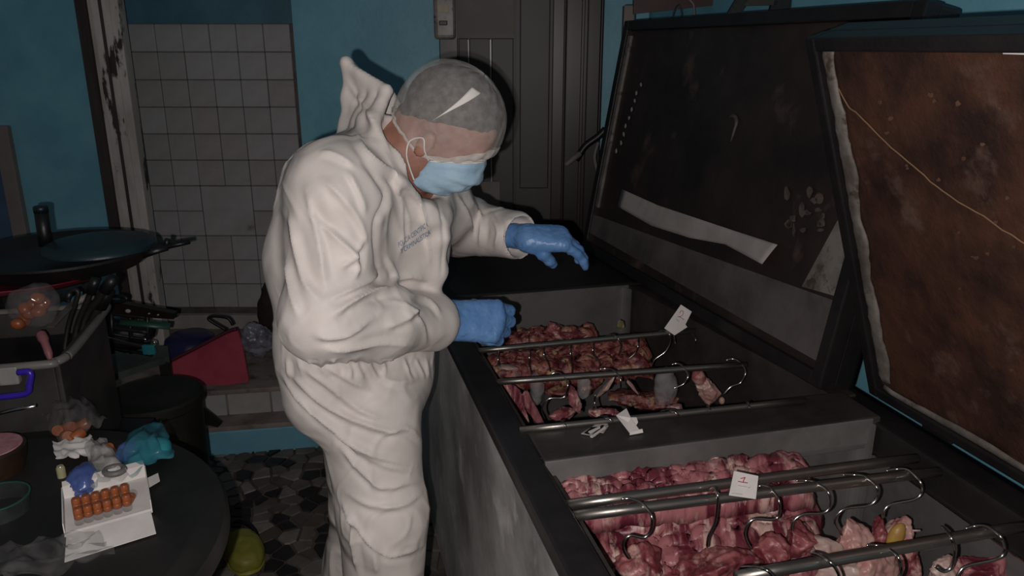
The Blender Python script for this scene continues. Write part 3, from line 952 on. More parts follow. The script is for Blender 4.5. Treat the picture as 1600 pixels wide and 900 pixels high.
# crumpled papers on the divider
def paper_bits(name, pts, lifts, label, mat, thick=.0015):
    q = [at_z(x, y, ZR + l) for (x, y), l in zip(pts, lifts)]
    return q
pw = empty('folded_paper', at_z(985, 675, ZR), 'bright white folded paper standing on the steel divider', 'paper')
q = [at_z(x, y, ZR + l) for x, y, l in ((963, 650, .022), (979, 639, .026), (986, 654, .02), (999, 672, .004), (984, 677, .004))]
slab('flap', q, (0, 1, .3), .002, paper, pw)
q = [at_z(x, y, ZR + l) for x, y, l in ((984, 653, .02), (995, 653, .018), (997, 660, .012), (992, 668, .006))]
slab('back_fold', q, (0, 1, .3), .002, paper, pw)
q = [at_z(x, y, ZR + l) for x, y, l in ((984, 680, .002), (1005, 676, .003), (1004, 671, .008), (984, 675, .008))]
slab('front_fold', q, (0, 1, .3), .002, paper, pw)
pc = empty('crumpled_label', at_z(928, 674, ZR), 'crumpled black and white printed label lying on the steel divider', 'label')
for i, (pp, l, mt) in enumerate([([(908, 677), (934, 661), (950, 662), (930, 681)], .004, paper_dim), ([(913, 676), (924, 667), (935, 667), (921, 678)], .007, black_pl),
                                 ([(926, 678), (940, 664), (944, 664), (931, 680)], .008, black_pl), ([(919, 674), (937, 666), (938, 668), (922, 677)], .0095, paper),
                                 ([(922, 682), (945, 666), (947, 668), (926, 683)], .011, paper), ([(938, 675), (949, 664), (951, 665), (943, 676)], .006, paper_dim)]):
    slab(('base', 'print', 'print', 'fold', 'fold', 'fold')[i], [at_z(x, y, ZR + l) for x, y in pp], (0, 0, -1), .0015, mt, pc)

# ---- meat in the near well
def meat_slab(name, quad, z0, z1, mat, label, ridges=0, ramp=.012, th=.014, nu=70, nv=40, sd=0.0, grp=None, rel=1.0):
    A, B, C, D = quad                                   # back-left, back-right, front-right, front-left in pixels, with their heights
    def f(u, v):
        px = (A[0] * (1 - u) + B[0] * u) * (1 - v) + (D[0] * (1 - u) + C[0] * u) * v
        py = (A[1] * (1 - u) + B[1] * u) * (1 - v) + (D[1] * (1 - u) + C[1] * u) * v
        z = z0 * (1 - v) + z1 * v
        p = at_z(px, py, z)
        e = min(u, 1 - u, v, 1 - v)
        p.z += rel * .020 * fbm(Vector((u * 4 + sd, v * 2, sd)), 3) + .007 * (1 - 2 * abs(noise.noise(Vector((u * 13 + sd, v * 5, sd))))) + .003 * noise.noise(Vector((u * 30, v * 24, sd)))
        if ridges: p.z += ramp * abs(math.sin(u * math.pi * ridges + 1.2 * fbm(Vector((u * 3, v * 2, sd))))) ** .6
        p.z -= .035 * max(0, 1 - e / .07) ** 2
        p.x += .010 * fbm(Vector((u * 7, v * 7, sd + 9)))
        p.y += .012 * fbm(Vector((u * 7, v * 7, sd + 19)))
        return p
    o = sheet(name, f, nu, nv, mat, None, th)
    return tag(o, label, 'meat', grp)
meat_slab('rib_slab', ((866, 756), (1258, 713), (1268, 770), (885, 815)), .818, .80, rib_m, 'row of pink rib strips between the divider and the paired rods', 13, .008, .010, sd=2.0, rel=.4)
meat_slab('rib_slab', ((893, 806), (1272, 776), (1290, 905), (945, 935)), .745, .66, rib_m, 'large pink rib slab lying under the paired near rods', 7, .012, sd=5.3)
def meat(name, px, py, z, dims, mat, label, rot=(0, 0, 0), amp=.25, fr=10, sd=0., sq=1.0, sub=5):
    c = at_z(px, py, z)
    d = [dims[0], dims[1], dims[2]]
    o = blob(name, c, [q * 1.12 for q in d], mat, None, rot, amp * 1.3, fr * 1.5, sd, sub, sq, 6)
    return tag(o, label, 'meat', 'cuts of meat in the wells')
meat('meat_cut', 1000, 890, .73, (.042, .04, .034), meat_m, 'small pink cut hanging from the leftmost near hook', (0, 0, .4), .3, 12, 1.1)
meat('meat_cut', 1130, 884, .725, (.075, .045, .042), meat_m, 'thick rolled cut at the bottom middle of the near well', (0, .1, .25), .28, 11, 3.1)
meat('meat_cut', 1196, 868, .725, (.055, .038, .034), meat_m, 'pink cut hanging from the hook below the tag marked 1', (0, .2, .3), .3, 12, 4.6)
meat('meat_cut', 1247, 848, .745, (.026, .03, .045), meat_m, 'red cut folded over the right end of the rib slab', (0, .3, .3), .32, 14, 5.6)
meat('fat_strip', 1292, 862, .735, (.045, .028, .024), pale_fat, 'white strip of fat beside the red cut in the near well', (0, .25, .3), .15, 10, 6.6)
meat('fat_cut', 1336, 846, .75, (.034, .03, .036), fat_m, 'pale pink rounded skin piece left of the yellow fat', (0, .2, .2), .2, 12, 7.6)
meat('meat_cut', 1372, 832, .765, (.016, .02, .034), meat_m, 'narrow dark red cut on the rightmost paired rod hook', (0, .3, 0), .3, 18, 8.6)
yf = meat('fat_cut', 1408, 842, .755, (.03, .026, .034), fat_m, 'pale skin piece with a bright yellow fat patch', (0, .1, .2), .2, 14, 9.6)
c = at_z(1397, 836, .768)
blob('yellow_patch', c + Vector((-.003, -.012, .006)), (.014, .012, .026), yellow_fat, yf, (0, .35, .2), .2, 20, 3.3, 3)
sk = tube('skewer', [at_z(1425, 829, .785), at_z(1438, 829, .787)], .0018, pale_fat, yf, 6)
meat('fat_cut', 1375, 893, .73, (.06, .034, .04), fat_m, 'pale marbled cut below the dark near rod', (0, .2, .3), .22, 12, 10.6)
meat('meat_cut', 1424, 880, .715, (.02, .024, .04), meat_m, 'thin red cut right of the pale marbled one below the dark rod', (0, -.2, .2), .3, 14, 12.6)
meat('fat_cut', 1330, 905, .715, (.055, .034, .03), pale_fat, 'white fat cut under the left of the dark near rod at the frame edge', (0, .1, .3), .2, 12, 13.6)
meat('meat_cut', 1540, 897, .76, (.045, .034, .026), rib_m, 'striped pink cut under the rightmost near hook', (0, .1, .3), .25, 14, 14.6)
meat('fat_cut', 1480, 897, .75, (.026, .024, .03), pale_fat, 'small white fat piece by the edge on hook at bottom right', (0, 0, .3), .25, 14, 15.6)
meat('meat_cut', 1060, 905, .68, (.07, .05, .03), meat_m, 'flat cut at the very bottom of the near well beside the rolled cut', (0, .1, .3), .25, 12, 16.6)

# ---- meat in the far well
meat_slab('rib_rack', ((758, 562), (1008, 535), (1016, 578), (766, 600)), .775, .745, dark_meat, 'brownish rack of ribs hooked along the far rod', 9, .012, .014, 90, 40, 21.0)
meat_slab('rib_rack', ((792, 528), (930, 519), (932, 533), (790, 542)), .775, .765, dark_meat, 'dark rib piece behind the far rod beside the gloved fist', 4, .014, .014, 50, 20, 24.0)
meat('meat_cut', 862, 520, .80, (.02, .022, .026), meat_m, 'small red knuckle standing above the far ribs', (0, .2, .2), .35, 20, 31.)
meat('meat_cut', 898, 526, .79, (.045, .02, .012), meat_m, 'thin red strip behind the far rod', (0, .1, .2), .3, 16, 32.)
meat('scrap', 795, 574, .815, (.035, .014, .005), pale_fat, 'flat whitish scrap at the left end of the far ribs', (0, .15, .1), .25, 14, 33.)
meat('meat_strip', 812, 636, .74, (.018, .02, .075), rib_m, 'long pink strip at the left wall of the far well', (0, -.5, 0), .3, 12, 34.)
meat('meat_strip', 832, 640, .74, (.014, .018, .06), rib_m, 'second pink strip leaning beside the left wall strip', (0, -.45, .1), .3, 12, 35.)
meat('meat_strip', 897, 622, .76, (.014, .014, .045), rib_m, 'pink strip hanging from the leftmost middle rod hook', (0, -.3, 0), .25, 14, 36.)
meat('fat_strip', 947, 604, .79, (.008, .012, .035), pale_fat, 'white slanting strip under the middle far rod', (0, .6, 0), .2, 14, 37.)
meat('fat_strip', 986, 602, .79, (.004, .006, .03), fat_m, 'thin pink strand right of the white slanting strip', (0, -.7, 0), .2, 14, 38.)
meat('meat_cut', 942, 648, .74, (.036, .026, .018), meat_m, 'red cut behind the divider rod, above the crumpled label', (0, .1, .2), .25, 14, 39.)
meat('meat_cut', 875, 652, .70, (.05, .03, .016), meat_m, 'dark red cut low at the left of the divider rod', (0, 0, .2), .25, 14, 40.)
meat('meat_cut', 1056, 637, .75, (.025, .02, .014), fat_m, 'small pink cut behind the divider rod in the middle of the well', (0, 0, .2), .25, 18, 41.)
lg = meat('poultry_leg', 1108, 612, .76, (.022, .024, .052), fat_m, 'pale pink poultry leg hanging at the right of the far well', (0, -.55, .1), .16, 14, 42.)
blob('red_end', at_z(1092, 590, .80), (.018, .02, .022), meat_m, lg, (0, -.4, 0), .25, 18, 43., 3)
blob('bone_end', at_z(1128, 626, .74), (.008, .008, .01), fat_m, lg, (0, 0, 0), .2, 18, 44., 3)
meat('fat_scrap', 968, 508, .80, (.012, .012, .014), M('cream_fat', srgb(170, 160, 120), srgb(120, 110, 80), 40, .5), 'small yellowish fat scrap stuck in the far corner of the well', (0, 0, 0), .35, 24, 45., 1, 3)
# dim bagged pieces low in the wells
for i, (px, py, z, d, m_, lb) in enumerate([
    (1000, 625, .60, (.09, .07, .035), dark_meat, 'dark cut at the bottom of the far well, in the middle'), (1120, 632, .55, (.08, .07, .03), dark_meat, 'dark cut at the bottom right of the far well'),
    (880, 600, .62, (.1, .06, .03), dark_meat, 'dark cut low in the far well behind the hanging strips')]):
    meat('meat_cut', px, py, z, d, m_, lb, (0, 0, .25), .25, 10, 50. + i)
def bag(name, px, py, z, r, mat, label, sd, h=None, cat='bag', parent=None):
    c = at_z(px, py, z)
    o = blob(name, c, r, mat, parent, (0, 0, .3), .45, 9 / max(r) * .08, sd, 4)
    return tag(o, label, cat) if label else o

bag('plastic_bag', 1040, 606, .74, (.03, .026, .05), clear_pl, 'clear wrinkled bag hanging from the third middle rod hook', 3.3)
bag('plastic_bag', 838, 612, .75, (.02, .02, .045), clear_pl, 'clear bag hanging left of the hanging pink strip', 5.3)
bag('plastic_bag', 912, 604, .77, (.02, .018, .035), clear_pl, 'clear bag behind the hanging pink strip', 7.3)
# ------------------------------------------------------------------ the person
suit_m = M('white_coverall_cloth', srgb(222, 214, 208), srgb(210, 202, 196), 5, 0.55, bump=0.0008, bscale=30, spec=.4, ridge=(9, .014))
skin_m = M('skin', srgb(158, 112, 96), srgb(142, 98, 84), 22, 0.5, bump=0.0006, bscale=120, sub=.12)
hair_m = M('short_dark_hair', srgb(40, 37, 38), srgb(24, 22, 23), 90, 0.75, bump=0.003, bscale=260)
glove_m = M('blue_nitrile', srgb(106, 148, 200), srgb(92, 136, 190), 26, 0.38, bump=0.0008, bscale=70)
mask_m = M('pale_blue_mask', srgb(166, 194, 212), srgb(148, 178, 200), 16, 0.75, bump=0.0008, bscale=90)
white_band = M('white_elastic', srgb(226, 220, 214), None, 20, 0.7)

pr = empty('person', Vector((-.33, 1.6, 0)), 'person in white hooded coverall, hair net, mask and blue gloves bending over the freezer', 'person')
CH = Vector((.82, -.57, 0)).normalized()                # where the chest faces
RT = Vector((-.57, -.82, 0)).normalized()               # towards the near (right) arm
def off(p, k): return p + RT * k

pelvis, waist, chest, upper = at(562, 592, 1.57), at(562, 520, 1.57), at(566, 395, 1.57), at(574, 300, 1.57)
neck_b = at(612, 250, 1.54)
sh_r, el_r, fa_r, wr_r = at(528, 294, 1.42), at(508, 496, 1.35), at(594, 502, 1.43), at(699, 503, 1.60)
sh_l, el_l, wr_l = at(672, 318, 1.76), at(715, 352, 1.94), at(826, 372, 1.76)
hip_r, kn_r = at(576, 645, 1.50), at(598, 800, 1.47)
an_r = Vector((kn_r.x - .02, 1.50, .10))
hip_l, kn_l = at(572, 640, 1.68), at(574, 790, 1.74)
an_l = Vector((kn_l.x - .10, 1.80, .10))

dir_r, dir_l = (wr_r - fa_r).normalized(), (wr_l - el_l).normalized()
ce_r, ce_l = wr_r - dir_r * .054, wr_l - dir_l * .046      # where the round sleeve ends are centred

# head frame: bowed, in near profile
ph, yw = math.radians(41), math.radians(-14)
HF = Vector((math.cos(ph) * math.cos(yw), math.cos(ph) * math.sin(yw), -math.sin(ph)))
HL = Vector((-math.sin(yw), math.cos(yw), 0))
HU = HF.cross(HL)
HS = .95                                                # head size
HC = at(698, 198, 1.55)
def hd(x, y, z): return HC + (HF * x + HL * y + HU * z) * HS

def build_limbs(F, k, head=False):
    """k = how much slimmer than the cloth"""
    def r(v): return max(v - k, .02)
    for s in (.085, -.085):
        F.chain([off(pelvis, s), off(waist, s), off(chest, s), off(upper, s * .9)], [r(.100), r(.102), r(.118), r(.110)], .05)
    F.cone(off(pelvis, -.05), off(pelvis, .05), r(.102), r(.102), .03)
    F.cone(upper, neck_b, r(.13), r(.085), .05)
    F.chain([hip_r, kn_r, an_r], [r(.106), r(.094), r(.074)], .03)
    F.chain([hip_l, kn_l, an_l], [r(.112), r(.090), r(.072)], .03)
    F.chain([off(upper, .08), sh_r, el_r], [r(.102), r(.086), r(.072)], .035)
    F.chain([el_r, fa_r, ce_r], [r(.074), r(.067), r(.058)], .02)
    F.chain([off(upper, -.06), sh_l, el_l], [r(.11), r(.092), r(.074)], .04)
    F.chain([el_l, ce_l], [r(.072), r(.054)], .03)

# ---- the body itself, one continuous surface, mostly hidden by the clothes
F = Field((-.78, 1.15, -.01), (.16, 2.12, 1.72), .0055)
build_limbs(F, .03)
F.cone(upper, hd(-.035, 0, -.05), .08, .062, .03)
for s in (an_r, an_l):
    F.cone(s, s + Vector((.0, 0, -.04)), .045, .045, .02)
    F.cone(s + Vector((-.02, 0, -.05)), s + Vector((.16, -.06, -.065)), .045, .034, .02)
F.ell(hd(-.004, 0, .028), tuple(HS * q for q in (.102, .078, .092)), (HF, HL, HU), .01)
F.ell(hd(.035, 0, -.045), tuple(HS * q for q in (.062, .060, .075)), (HF, HL, HU), .03)
F.ell(hd(.062, 0, -.098), tuple(HS * q for q in (.03, .03, .024)), (HF, HL, HU), .03)
F.cone(hd(.084, .028, .012), hd(.084, -.028, .012), .016, .016, .015)
F.cone(hd(.094, 0, -.004), hd(.106, 0, -.036), .008, .0115, .012)
F.cone(hd(.098, .009, -.040), hd(.098, -.009, -.040), .008, .008, .006)
F.cone(hd(.092, .018, -.072), hd(.092, -.018, -.072), .0075, .0075, .008)
for s in (1, -1):
    F.ell(hd(.086, s * .030, -.008), tuple(HS * q for q in (.012, .014, .010)), (HF, HL, HU), .004, True)
    F.ell(hd(.066, s * .04, -.04), tuple(HS * q for q in (.022, .02, .022)), (HF, HL, HU), .02)
    F.ell(hd(.004, s * .080, -.034), tuple(HS * q for q in (.018, .010, .032)), (HF, HL, HU), .004)
    F.ell(hd(.008, s * .090, -.032), tuple(HS * q for q in (.009, .006, .018)), (HF, HL, HU), .004, True)
V_, F_ = F.surface()
V_ = relax(V_, F_, 2)
body_o = np_mesh('body', V_, F_, skin_m, pr)
for s in (1, -1):
    eb = bmesh.new()
    bmesh.ops.create_uvsphere(eb, u_segments=14, v_segments=10, radius=.0115 * HS)
    bmesh.ops.translate(eb, verts=eb.verts, vec=hd(.079, s * .030, -.008))
    from_bm('eye', eb, M('eye_white', srgb(215, 208, 200), None, 30, .3) if s > 0 else MATS['eye_white'], body_o, True)

# ---- hair: the scalp of that surface, raised
loc = np.stack([(V_ - np.array(HC)) @ np.array(a) / HS for a in (HF, HL, HU)], 1)
hx, hy, hz = loc[:, 0], loc[:, 1], loc[:, 2]
line = .052 - .62 * np.clip(.055 - hx, 0, .15)          # hairline drops from the temple to the nape
g = np.minimum(hz - np.maximum(line, -.05), (.088 - .30 * np.abs(hy) - hx) * .8)
g = g + np.array([.006 * noise.noise(Vector(v) * 45) for v in V_])
g[np.abs(loc).max(1) > .16] = -1
g[(hz < .062) & (hx > .06)] = np.minimum(g, .0 * g + (hz - .052))[(hz < .062) & (hx > .06)]
N_ = v_normals(V_, F_)
hf = F_[np.all(g[F_] > -.012, axis=1)]
use = np.unique(hf)
mp = np.full(len(V_), -1); mp[use] = np.arange(len(use))
hv = V_[use] + N_[use] * (np.clip(g[use] * .5, -.004, .0045) + .0012 * (np.random.RandomState(3).rand(len(use)) - .5))[:, None]
np_mesh('hair', hv, mp[hf], hair_m, body_o)

# ---- the coverall
F = Field((-.80, 1.12, .02), (.18, 2.14, 1.64), .0046)
build_limbs(F, 0.0)
# roomy waist, seat and hems
F.cone(off(at(560, 575, 1.57), .06), off(at(560, 575, 1.57), -.06), .101, .101, .02)
F.ell(off(at(548, 592, 1.57), 0), (.080, .13, .09), (CH, RT, Zv), .04)
F.ell(at(602, 600, 1.56), (.075, .12, .12), (CH, RT, Zv), .04)
F.cone(an_r + Vector((0, 0, .02)), an_r + Vector((0, 0, -.05)), .078, .082, .02)
F.cone(an_l + Vector((0, 0, .02)), an_l + Vector((0, 0, -.05)), .078, .082, .02)
# chest flap and collar
F.chain([at(682, 312, 1.54), at(688, 370, 1.55), at(684, 425, 1.57), at(668, 470, 1.59)], [.016, .014, .014, .014], .03)
# cuffs, a little flared
for e_, d_, r_ in ((ce_r, dir_r, .060), (ce_l, dir_l, .056)):
    F.cone(e_ - d_ * .03, e_, r_ - .004, r_, .012)
F.chain([fa_r, el_r], [.070, .076], .03)
# stand-up hood behind the head, peaked
tip = at(540, 97, 1.60)
hood_edge = [at(604, 142, 1.54), at(586, 186, 1.50), at(590, 232, 1.46), at(622, 284, 1.455), at(678, 328, 1.55)]
hood_back = [at(551, 150, 1.62), at(554, 200, 1.62), at(560, 245, 1.60), at(600, 285, 1.58), at(640, 310, 1.57)]
hood_far = [at(606, 150, 1.66), at(640, 200, 1.68), at(668, 262, 1.66), at(690, 300, 1.64), at(690, 330, 1.60)]
for e_ in (hood_edge, hood_far):
    F.chain([tip] + e_, [.004, .010, .013, .014, .013, .010], .008)
    for t in (.25, .5, .75):
        mid = [b_.lerp(q, t) for b_, q in zip(hood_back, e_)]
        F.chain([tip] + mid, [.004, .013, .022, .028, .028, .02], .010)
F.chain([tip] + hood_back, [.005, .018, .030, .045, .05, .04], .02)
F.ell(hd(.0, 0, .02), (.122 * HS, .100 * HS, .122 * HS), (HF, HL, HU), .008, True)
F.cone(hd(.01, 0, 0), hd(.03, 0, -.12), .094, .070, .008, True)
F.cone(hd(.03, 0, -.07), hd(.09, 0, -.11), .072, .05, .008, True)
F.chain([at(640, 326, 1.52), at(664, 334, 1.54), at(682, 336, 1.58), at(688, 332, 1.64)], [.022, .024, .024, .022], .03)
F.cone(hd(-.05, -.065, -.055), hd(.02, -.06, -.100), .042, .036, .006, True)
# open ends
for e_, d_, r_ in ((wr_r, dir_r, .052), (wr_l, dir_l, .047)):
    F.cone(e_ - d_ * .035, e_ + d_ * .14, r_, r_ + .02, .006, True)
F.plane_cut((0, 0, .045), (0, 0, -1))
V_, F_ = F.surface()
V_ = relax(V_, F_, 3)
bvh = BVHTree.FromPolygons([tuple(v) for v in V_], [tuple(int(i) for i in f) for f in F_])
def hit(px, py):
    r = ray(px, py).normalized()
    h = bvh.ray_cast(Vector((0, 0, HCAM)), r)
    return (h[0], h[1]) if h[0] is not None else (None, None)
N_ = v_normals(V_, F_)

# folds: each a line laid over the cloth, raised or sunk across its width
folds = []
def fold(pts, amp, wid):
    P3 = [hit(q.x, q.y)[0] for q in smooth_path([(x, y, 0) for x, y in pts], 5)]
    P3 = [p for p in P3 if p is not None]
    if len(P3) < 2: return
    ok = [P3[0]]
    for p in P3[1:]:
        if (p - ok[-1]).length < .09: ok.append(p)
    if len(ok) > 1: folds.append((np.array([list(p) for p in ok]), amp, wid))
def pair(pts, amp=.007, wid=.012, d=(0, 7)):           # a ridge with its hollow beside it
    fold(pts, amp, wid)
    fold([(x + d[0], y + d[1]) for x, y in pts], -amp, wid)
# sleeve seam and near arm
fold([(560, 250), (580, 264), (603, 298), (600, 322), (589, 350), (588, 400), (591, 452)], -.014, .013)
pair([(484, 336), (520, 366), (552, 396), (559, 420), (548, 440)], .008, .012, (7, -3))
pair([(478, 300), (492, 345), (503, 400), (508, 450)], .006, .013, (9, 0))
pair([(505, 280), (535, 310), (560, 345), (575, 385)], .006, .012, (-6, 6))
pair([(540, 262), (560, 300), (572, 335)], .005, .010, (-6, 3))
pair([(455, 330), (465, 390), (478, 440), (500, 470)], .006, .015, (10, -2))
pair([(520, 494), (548, 472), (580, 456), (624, 452)], .011, .012, (2, 9))
pair([(512, 470), (548, 452), (575, 438), (592, 420)], .008, .012, (3, 8))
pair([(488, 520), (515, 527), (548, 520), (590, 492)], .007, .013, (1, 9))
pair([(500, 540), (540, 546), (600, 536), (650, 540)], .005, .012, (0, -8))
pair([(610, 470), (640, 480), (660, 510), (668, 540)], .005, .011, (7, 0))
pair([(640, 462), (670, 470), (690, 492)], .005, .010, (0, 7))
pair([(600, 512), (632, 500), (655, 480)], .006, .011, (4, 7))
pair([(530, 420), (552, 404), (570, 372)], .006, .010, (5, 5))
pair([(448, 400), (458, 450), (470, 500)], .006, .014, (9, 0))
# hood and shoulder
pair([(545, 130), (570, 165), (590, 205), (612, 245)], .005, .010, (-6, 4))
pair([(548, 200), (570, 235), (600, 262), (640, 290)], .006, .012, (-3, 8))
pair([(500, 235), (530, 245), (556, 262)], .005, .012, (-2, 7))
pair([(600, 270), (640, 296), (664, 330)], .005, .011, (-6, 4))
pair([(612, 275), (634, 330), (640, 372)], .005, .010, (-7, 0))
# chest
fold([(657, 318), (664, 345), (669, 366), (672, 420)], .005, .004)
pair([(620, 300), (628, 350), (622, 400)], .005, .013, (8, 0))
pair([(610, 440), (640, 432), (670, 440)], .006, .012, (0, 7))
pair([(600, 400), (616, 430), (612, 452)], .006, .010, (-6, 0))
fold([(684, 312), (692, 345), (693, 390), (688, 440)], -.006, .006)
# waist elastic and trousers
fold([(446, 538), (500, 552), (560, 557), (680, 556)], -.016, .010)
pair([(440, 585), (470, 625), (512, 662), (578, 709), (664, 731)], .009, .012, (-3, 9))
pair([(450, 580), (490, 618), (533, 647), (604, 673), (640, 672)], .008, .012, (-2, 9))
pair([(470, 572), (510, 600), (560, 640), (600, 655)], .006, .012, (-2, 8))
pair([(500, 568), (540, 590), (580, 612)], .005, .010, (-2, 7))
pair([(529, 695), (553, 725), (578, 749), (600, 762), (662, 749)], .007, .010, (-2, 9))
pair([(520, 660), (550, 700), (600, 728), (655, 738)], .005, .010, (-2, 8))
pair([(533, 784), (550, 812), (575, 842), (613, 866), (667, 848)], .010, .012, (-2, 10))
pair([(540, 770), (580, 790), (630, 788), (660, 770)], .005, .012, (0, 9))
pair([(600, 680), (630, 668), (658, 690)], .006, .009, (0, 8))
pair([(548, 800), (552, 850), (560, 898)], .006, .010, (8, 0))
pair([(585, 860), (590, 898)], .005, .010, (8, 0))
fold([(583, 560), (584, 600), (584, 646)], -.004, .006)
pair([(590, 590), (620, 600), (655, 590)], .004, .012, (0, 8))
for k in range(13):                                     # gathers at the waist
    x = 448 + k * 18
    pair([(x, 560), (x + 2 + (k % 3) * 3, 575), (x + 4 + (k % 4) * 4, 592)], .0035, .006, (7, 0))
# far sleeve
pair([(712, 306), (730, 332), (738, 372)], .006, .010, (8, 0))
pair([(738, 312), (752, 345), (750, 388)], .006, .010, (8, 0))
pair([(765, 330), (778, 360), (772, 392)], .005, .009, (8, 0))
pair([(796, 340), (800, 370), (796, 398)], .004, .008, (7, 0))
D = np.zeros(len(V_))
for P3, amp, wid in folds:
    lo, hi = P3.min(0) - 3 * wid, P3.max(0) + 3 * wid
    m = np.where(np.all((V_ > lo) & (V_ < hi), axis=1))[0]
    if not len(m): continue
    q = V_[m]
    best = np.full(len(m), 9.0); tt = np.zeros(len(m))
    for i in range(len(P3) - 1):
        a, b = P3[i], P3[i + 1]
        ab = b - a
        t = np.clip(((q - a) @ ab) / max(ab @ ab, 1e-9), 0, 1)
        d = np.linalg.norm(q - a - t[:, None] * ab, axis=1)
        s = d < best
        best[s] = d[s]; tt[s] = (i + t[s]) / (len(P3) - 1)
    prof = np.exp(-best / (wid * .55)) if amp > 0 else np.exp(-(best / (wid * .8)) ** 2)
    D[m] += amp * (1.7 if amp > 0 else .75) * prof * np.clip(np.minimum(tt, 1 - tt) * 4, .15, 1)
for i, v in enumerate(V_):
    q = Vector(v)
    w1 = noise.noise(q * 5 + Vector((3, 1, 2)))
    r1 = 1 - abs(noise.noise(Vector((q.x * 7 + q.z * 3 + w1, q.y * 7, q.z * 4.5 - q.x * 2 + w1))))
    r2 = 1 - abs(noise.noise(Vector((q.x * 13 - q.z * 7, q.y * 13 + w1, q.z * 10 + q.x * 6 + 7))))
    D[i] += .005 * noise.noise(q * 6) + .006 * max(0, r1 - .8) / .2 * max(0, noise.noise(q * 4 + Vector((9, 0, 0))) + .3) + .004 * max(0, r2 - .86) / .14 * max(0, noise.noise(q * 5) + .2)
V_ = V_ + N_ * D[:, None]
V_ = relax(V_, F_, 1, .25)
suit = np_mesh('coverall', V_, F_, suit_m, pr)
suit['label'] = 'white disposable coverall with stand up hood'
bvh = BVHTree.FromPolygons([tuple(v) for v in V_], [tuple(int(i) for i in f) for f in F_])
def lettering(s, p0, p1, up, parent):                   # letters printed on the cloth between two points of it
    tv, tf = textmesh(s)
    w = max(v.x for v in tv)
    out = []
    last = None
    for v in tv:
        t = v.x / w
        h, n = hit(p0[0] + (p1[0] - p0[0]) * t + up[0] * v.y, p0[1] + (p1[1] - p0[1]) * t + up[1] * v.y)
        if h is None: h, n = last
        last = (h, n)
        out.append(h - ray(650, 370).normalized() * .002)
    o = mesh('lettering', out, tf, blue_ink, parent)
    return o
lettering('POLICÍA CIENTÍFICA', (623, 387), (669, 354), (-2.2, -11.0), suit)
lettering('Y CRIMINALÍSTICA', (627, 397), (673, 366), (-2.2, -11.0), suit)
# zip seam
zp = [hit(q.x, q.y)[0] for q in smooth_path([(657, 318, 0), (664, 345, 0), (668, 364, 0)], 4)]
zp = [p - ray(660, 340).normalized() * .002 for p in zp if p is not None]
if len(zp) > 2: tube('seam_cord', zp, .0018, white_band, suit, 6)

# ---- gloves
def hand(name, wrist, xd, zd, left, curls, spread, thumb, lab, back, scale=1.0, h=.0024):
    xd = xd.normalized()
    zd = (zd - xd * zd.dot(xd)).normalized()
    yd = zd.cross(xd)
    if left: yd = -yd
    def L(x, y, z): return wrist + (xd * x + yd * y + zd * z) * scale
    F = Field([c - .2 for c in wrist], [c + .2 for c in wrist], h)
    s = scale
    mcp = [(.088, .030), (.092, .010), (.088, -.011), (.080, -.030)]
    ln = [(.044, .026, .021), (.048, .030, .022), (.045, .028, .022), (.036, .022, .020)]
    F.cone(wrist + back * .05, wrist, .033 * s, .030 * s, .01)
    for (mx, my), r in zip(mcp, (.0165, .017, .0165, .015)):
        F.cone(L(.0, my * .5, 0), L(mx, my, 0), .026 * s, r * s, .014)
    for i, (mx, my) in enumerate(mcp):
        p = (mx, my, 0.0)
        a = 0.0
        sp = spread[i]
        rr = (.0125, .013, .0125, .011)[i]
        q0 = L(*p)
        for k in range(3):
            a += curls[i][k]
            p = (p[0] + ln[i][k] * math.cos(a) * math.cos(sp), p[1] + ln[i][k] * math.sin(sp) * math.cos(a), p[2] - ln[i][k] * math.sin(a))
            q1 = L(*p)
            F.cone(q0, q1, rr * s * (1, .94, .88)[k], rr * s * (.94, .88, .78)[k], .0035)
            q0 = q1
    tp = [L(*q) for q in thumb]
    F.chain(tp, [.02 * s, .0165 * s, .0135 * s, .011 * s], .006)
    V0, F0 = F.surface()
    V0 = relax(V0, F0, 2)
    N0 = v_normals(V0, F0)
    for i in range(len(V0)):
        q = Vector(V0[i])
        V0[i] += N0[i] * (.0012 * noise.noise(q * 60) + .0008 * noise.noise(q * 140))
    o = np_mesh(name, V0, F0, glove_m, pr)
    o['label'] = lab
    return o
d2r = math.radians
hand('glove', wr_r + Vector((.012, .01, .0)), Vector((.95, .20, -.10)), Vector((.05, -.82, .55)), False,
     [(d2r(38), d2r(72), d2r(50)), (d2r(48), d2r(80), d2r(55)), (d2r(55), d2r(84), d2r(55)), (d2r(58), d2r(84), d2r(55))], (.04, .0, -.04, -.10),
     [(.015, .020, -.012), (.05, .038, -.034), (.082, .030, -.055), (.100, .012, -.062)], 'blue glove of the near hand closed over the rod end', -dir_r, 1.1)
hand('glove', wr_l + Vector((.0, -.004, .0)), Vector((.93, -.02, .02)), Vector((.1, -.40, .9)), True,
     [(d2r(40), d2r(20), d2r(10)), (d2r(44), d2r(22), d2r(12)), (d2r(48), d2r(26), d2r(14)), (d2r(52), d2r(28), d2r(14))], (.0, -.01, -.02, -.03),
     [(.012, .016, -.008), (.036, .030, -.026), (.052, .030, -.048), (.060, .026, -.064)], 'blue glove of the far hand reaching out with lowered fingers', -dir_l, .92)

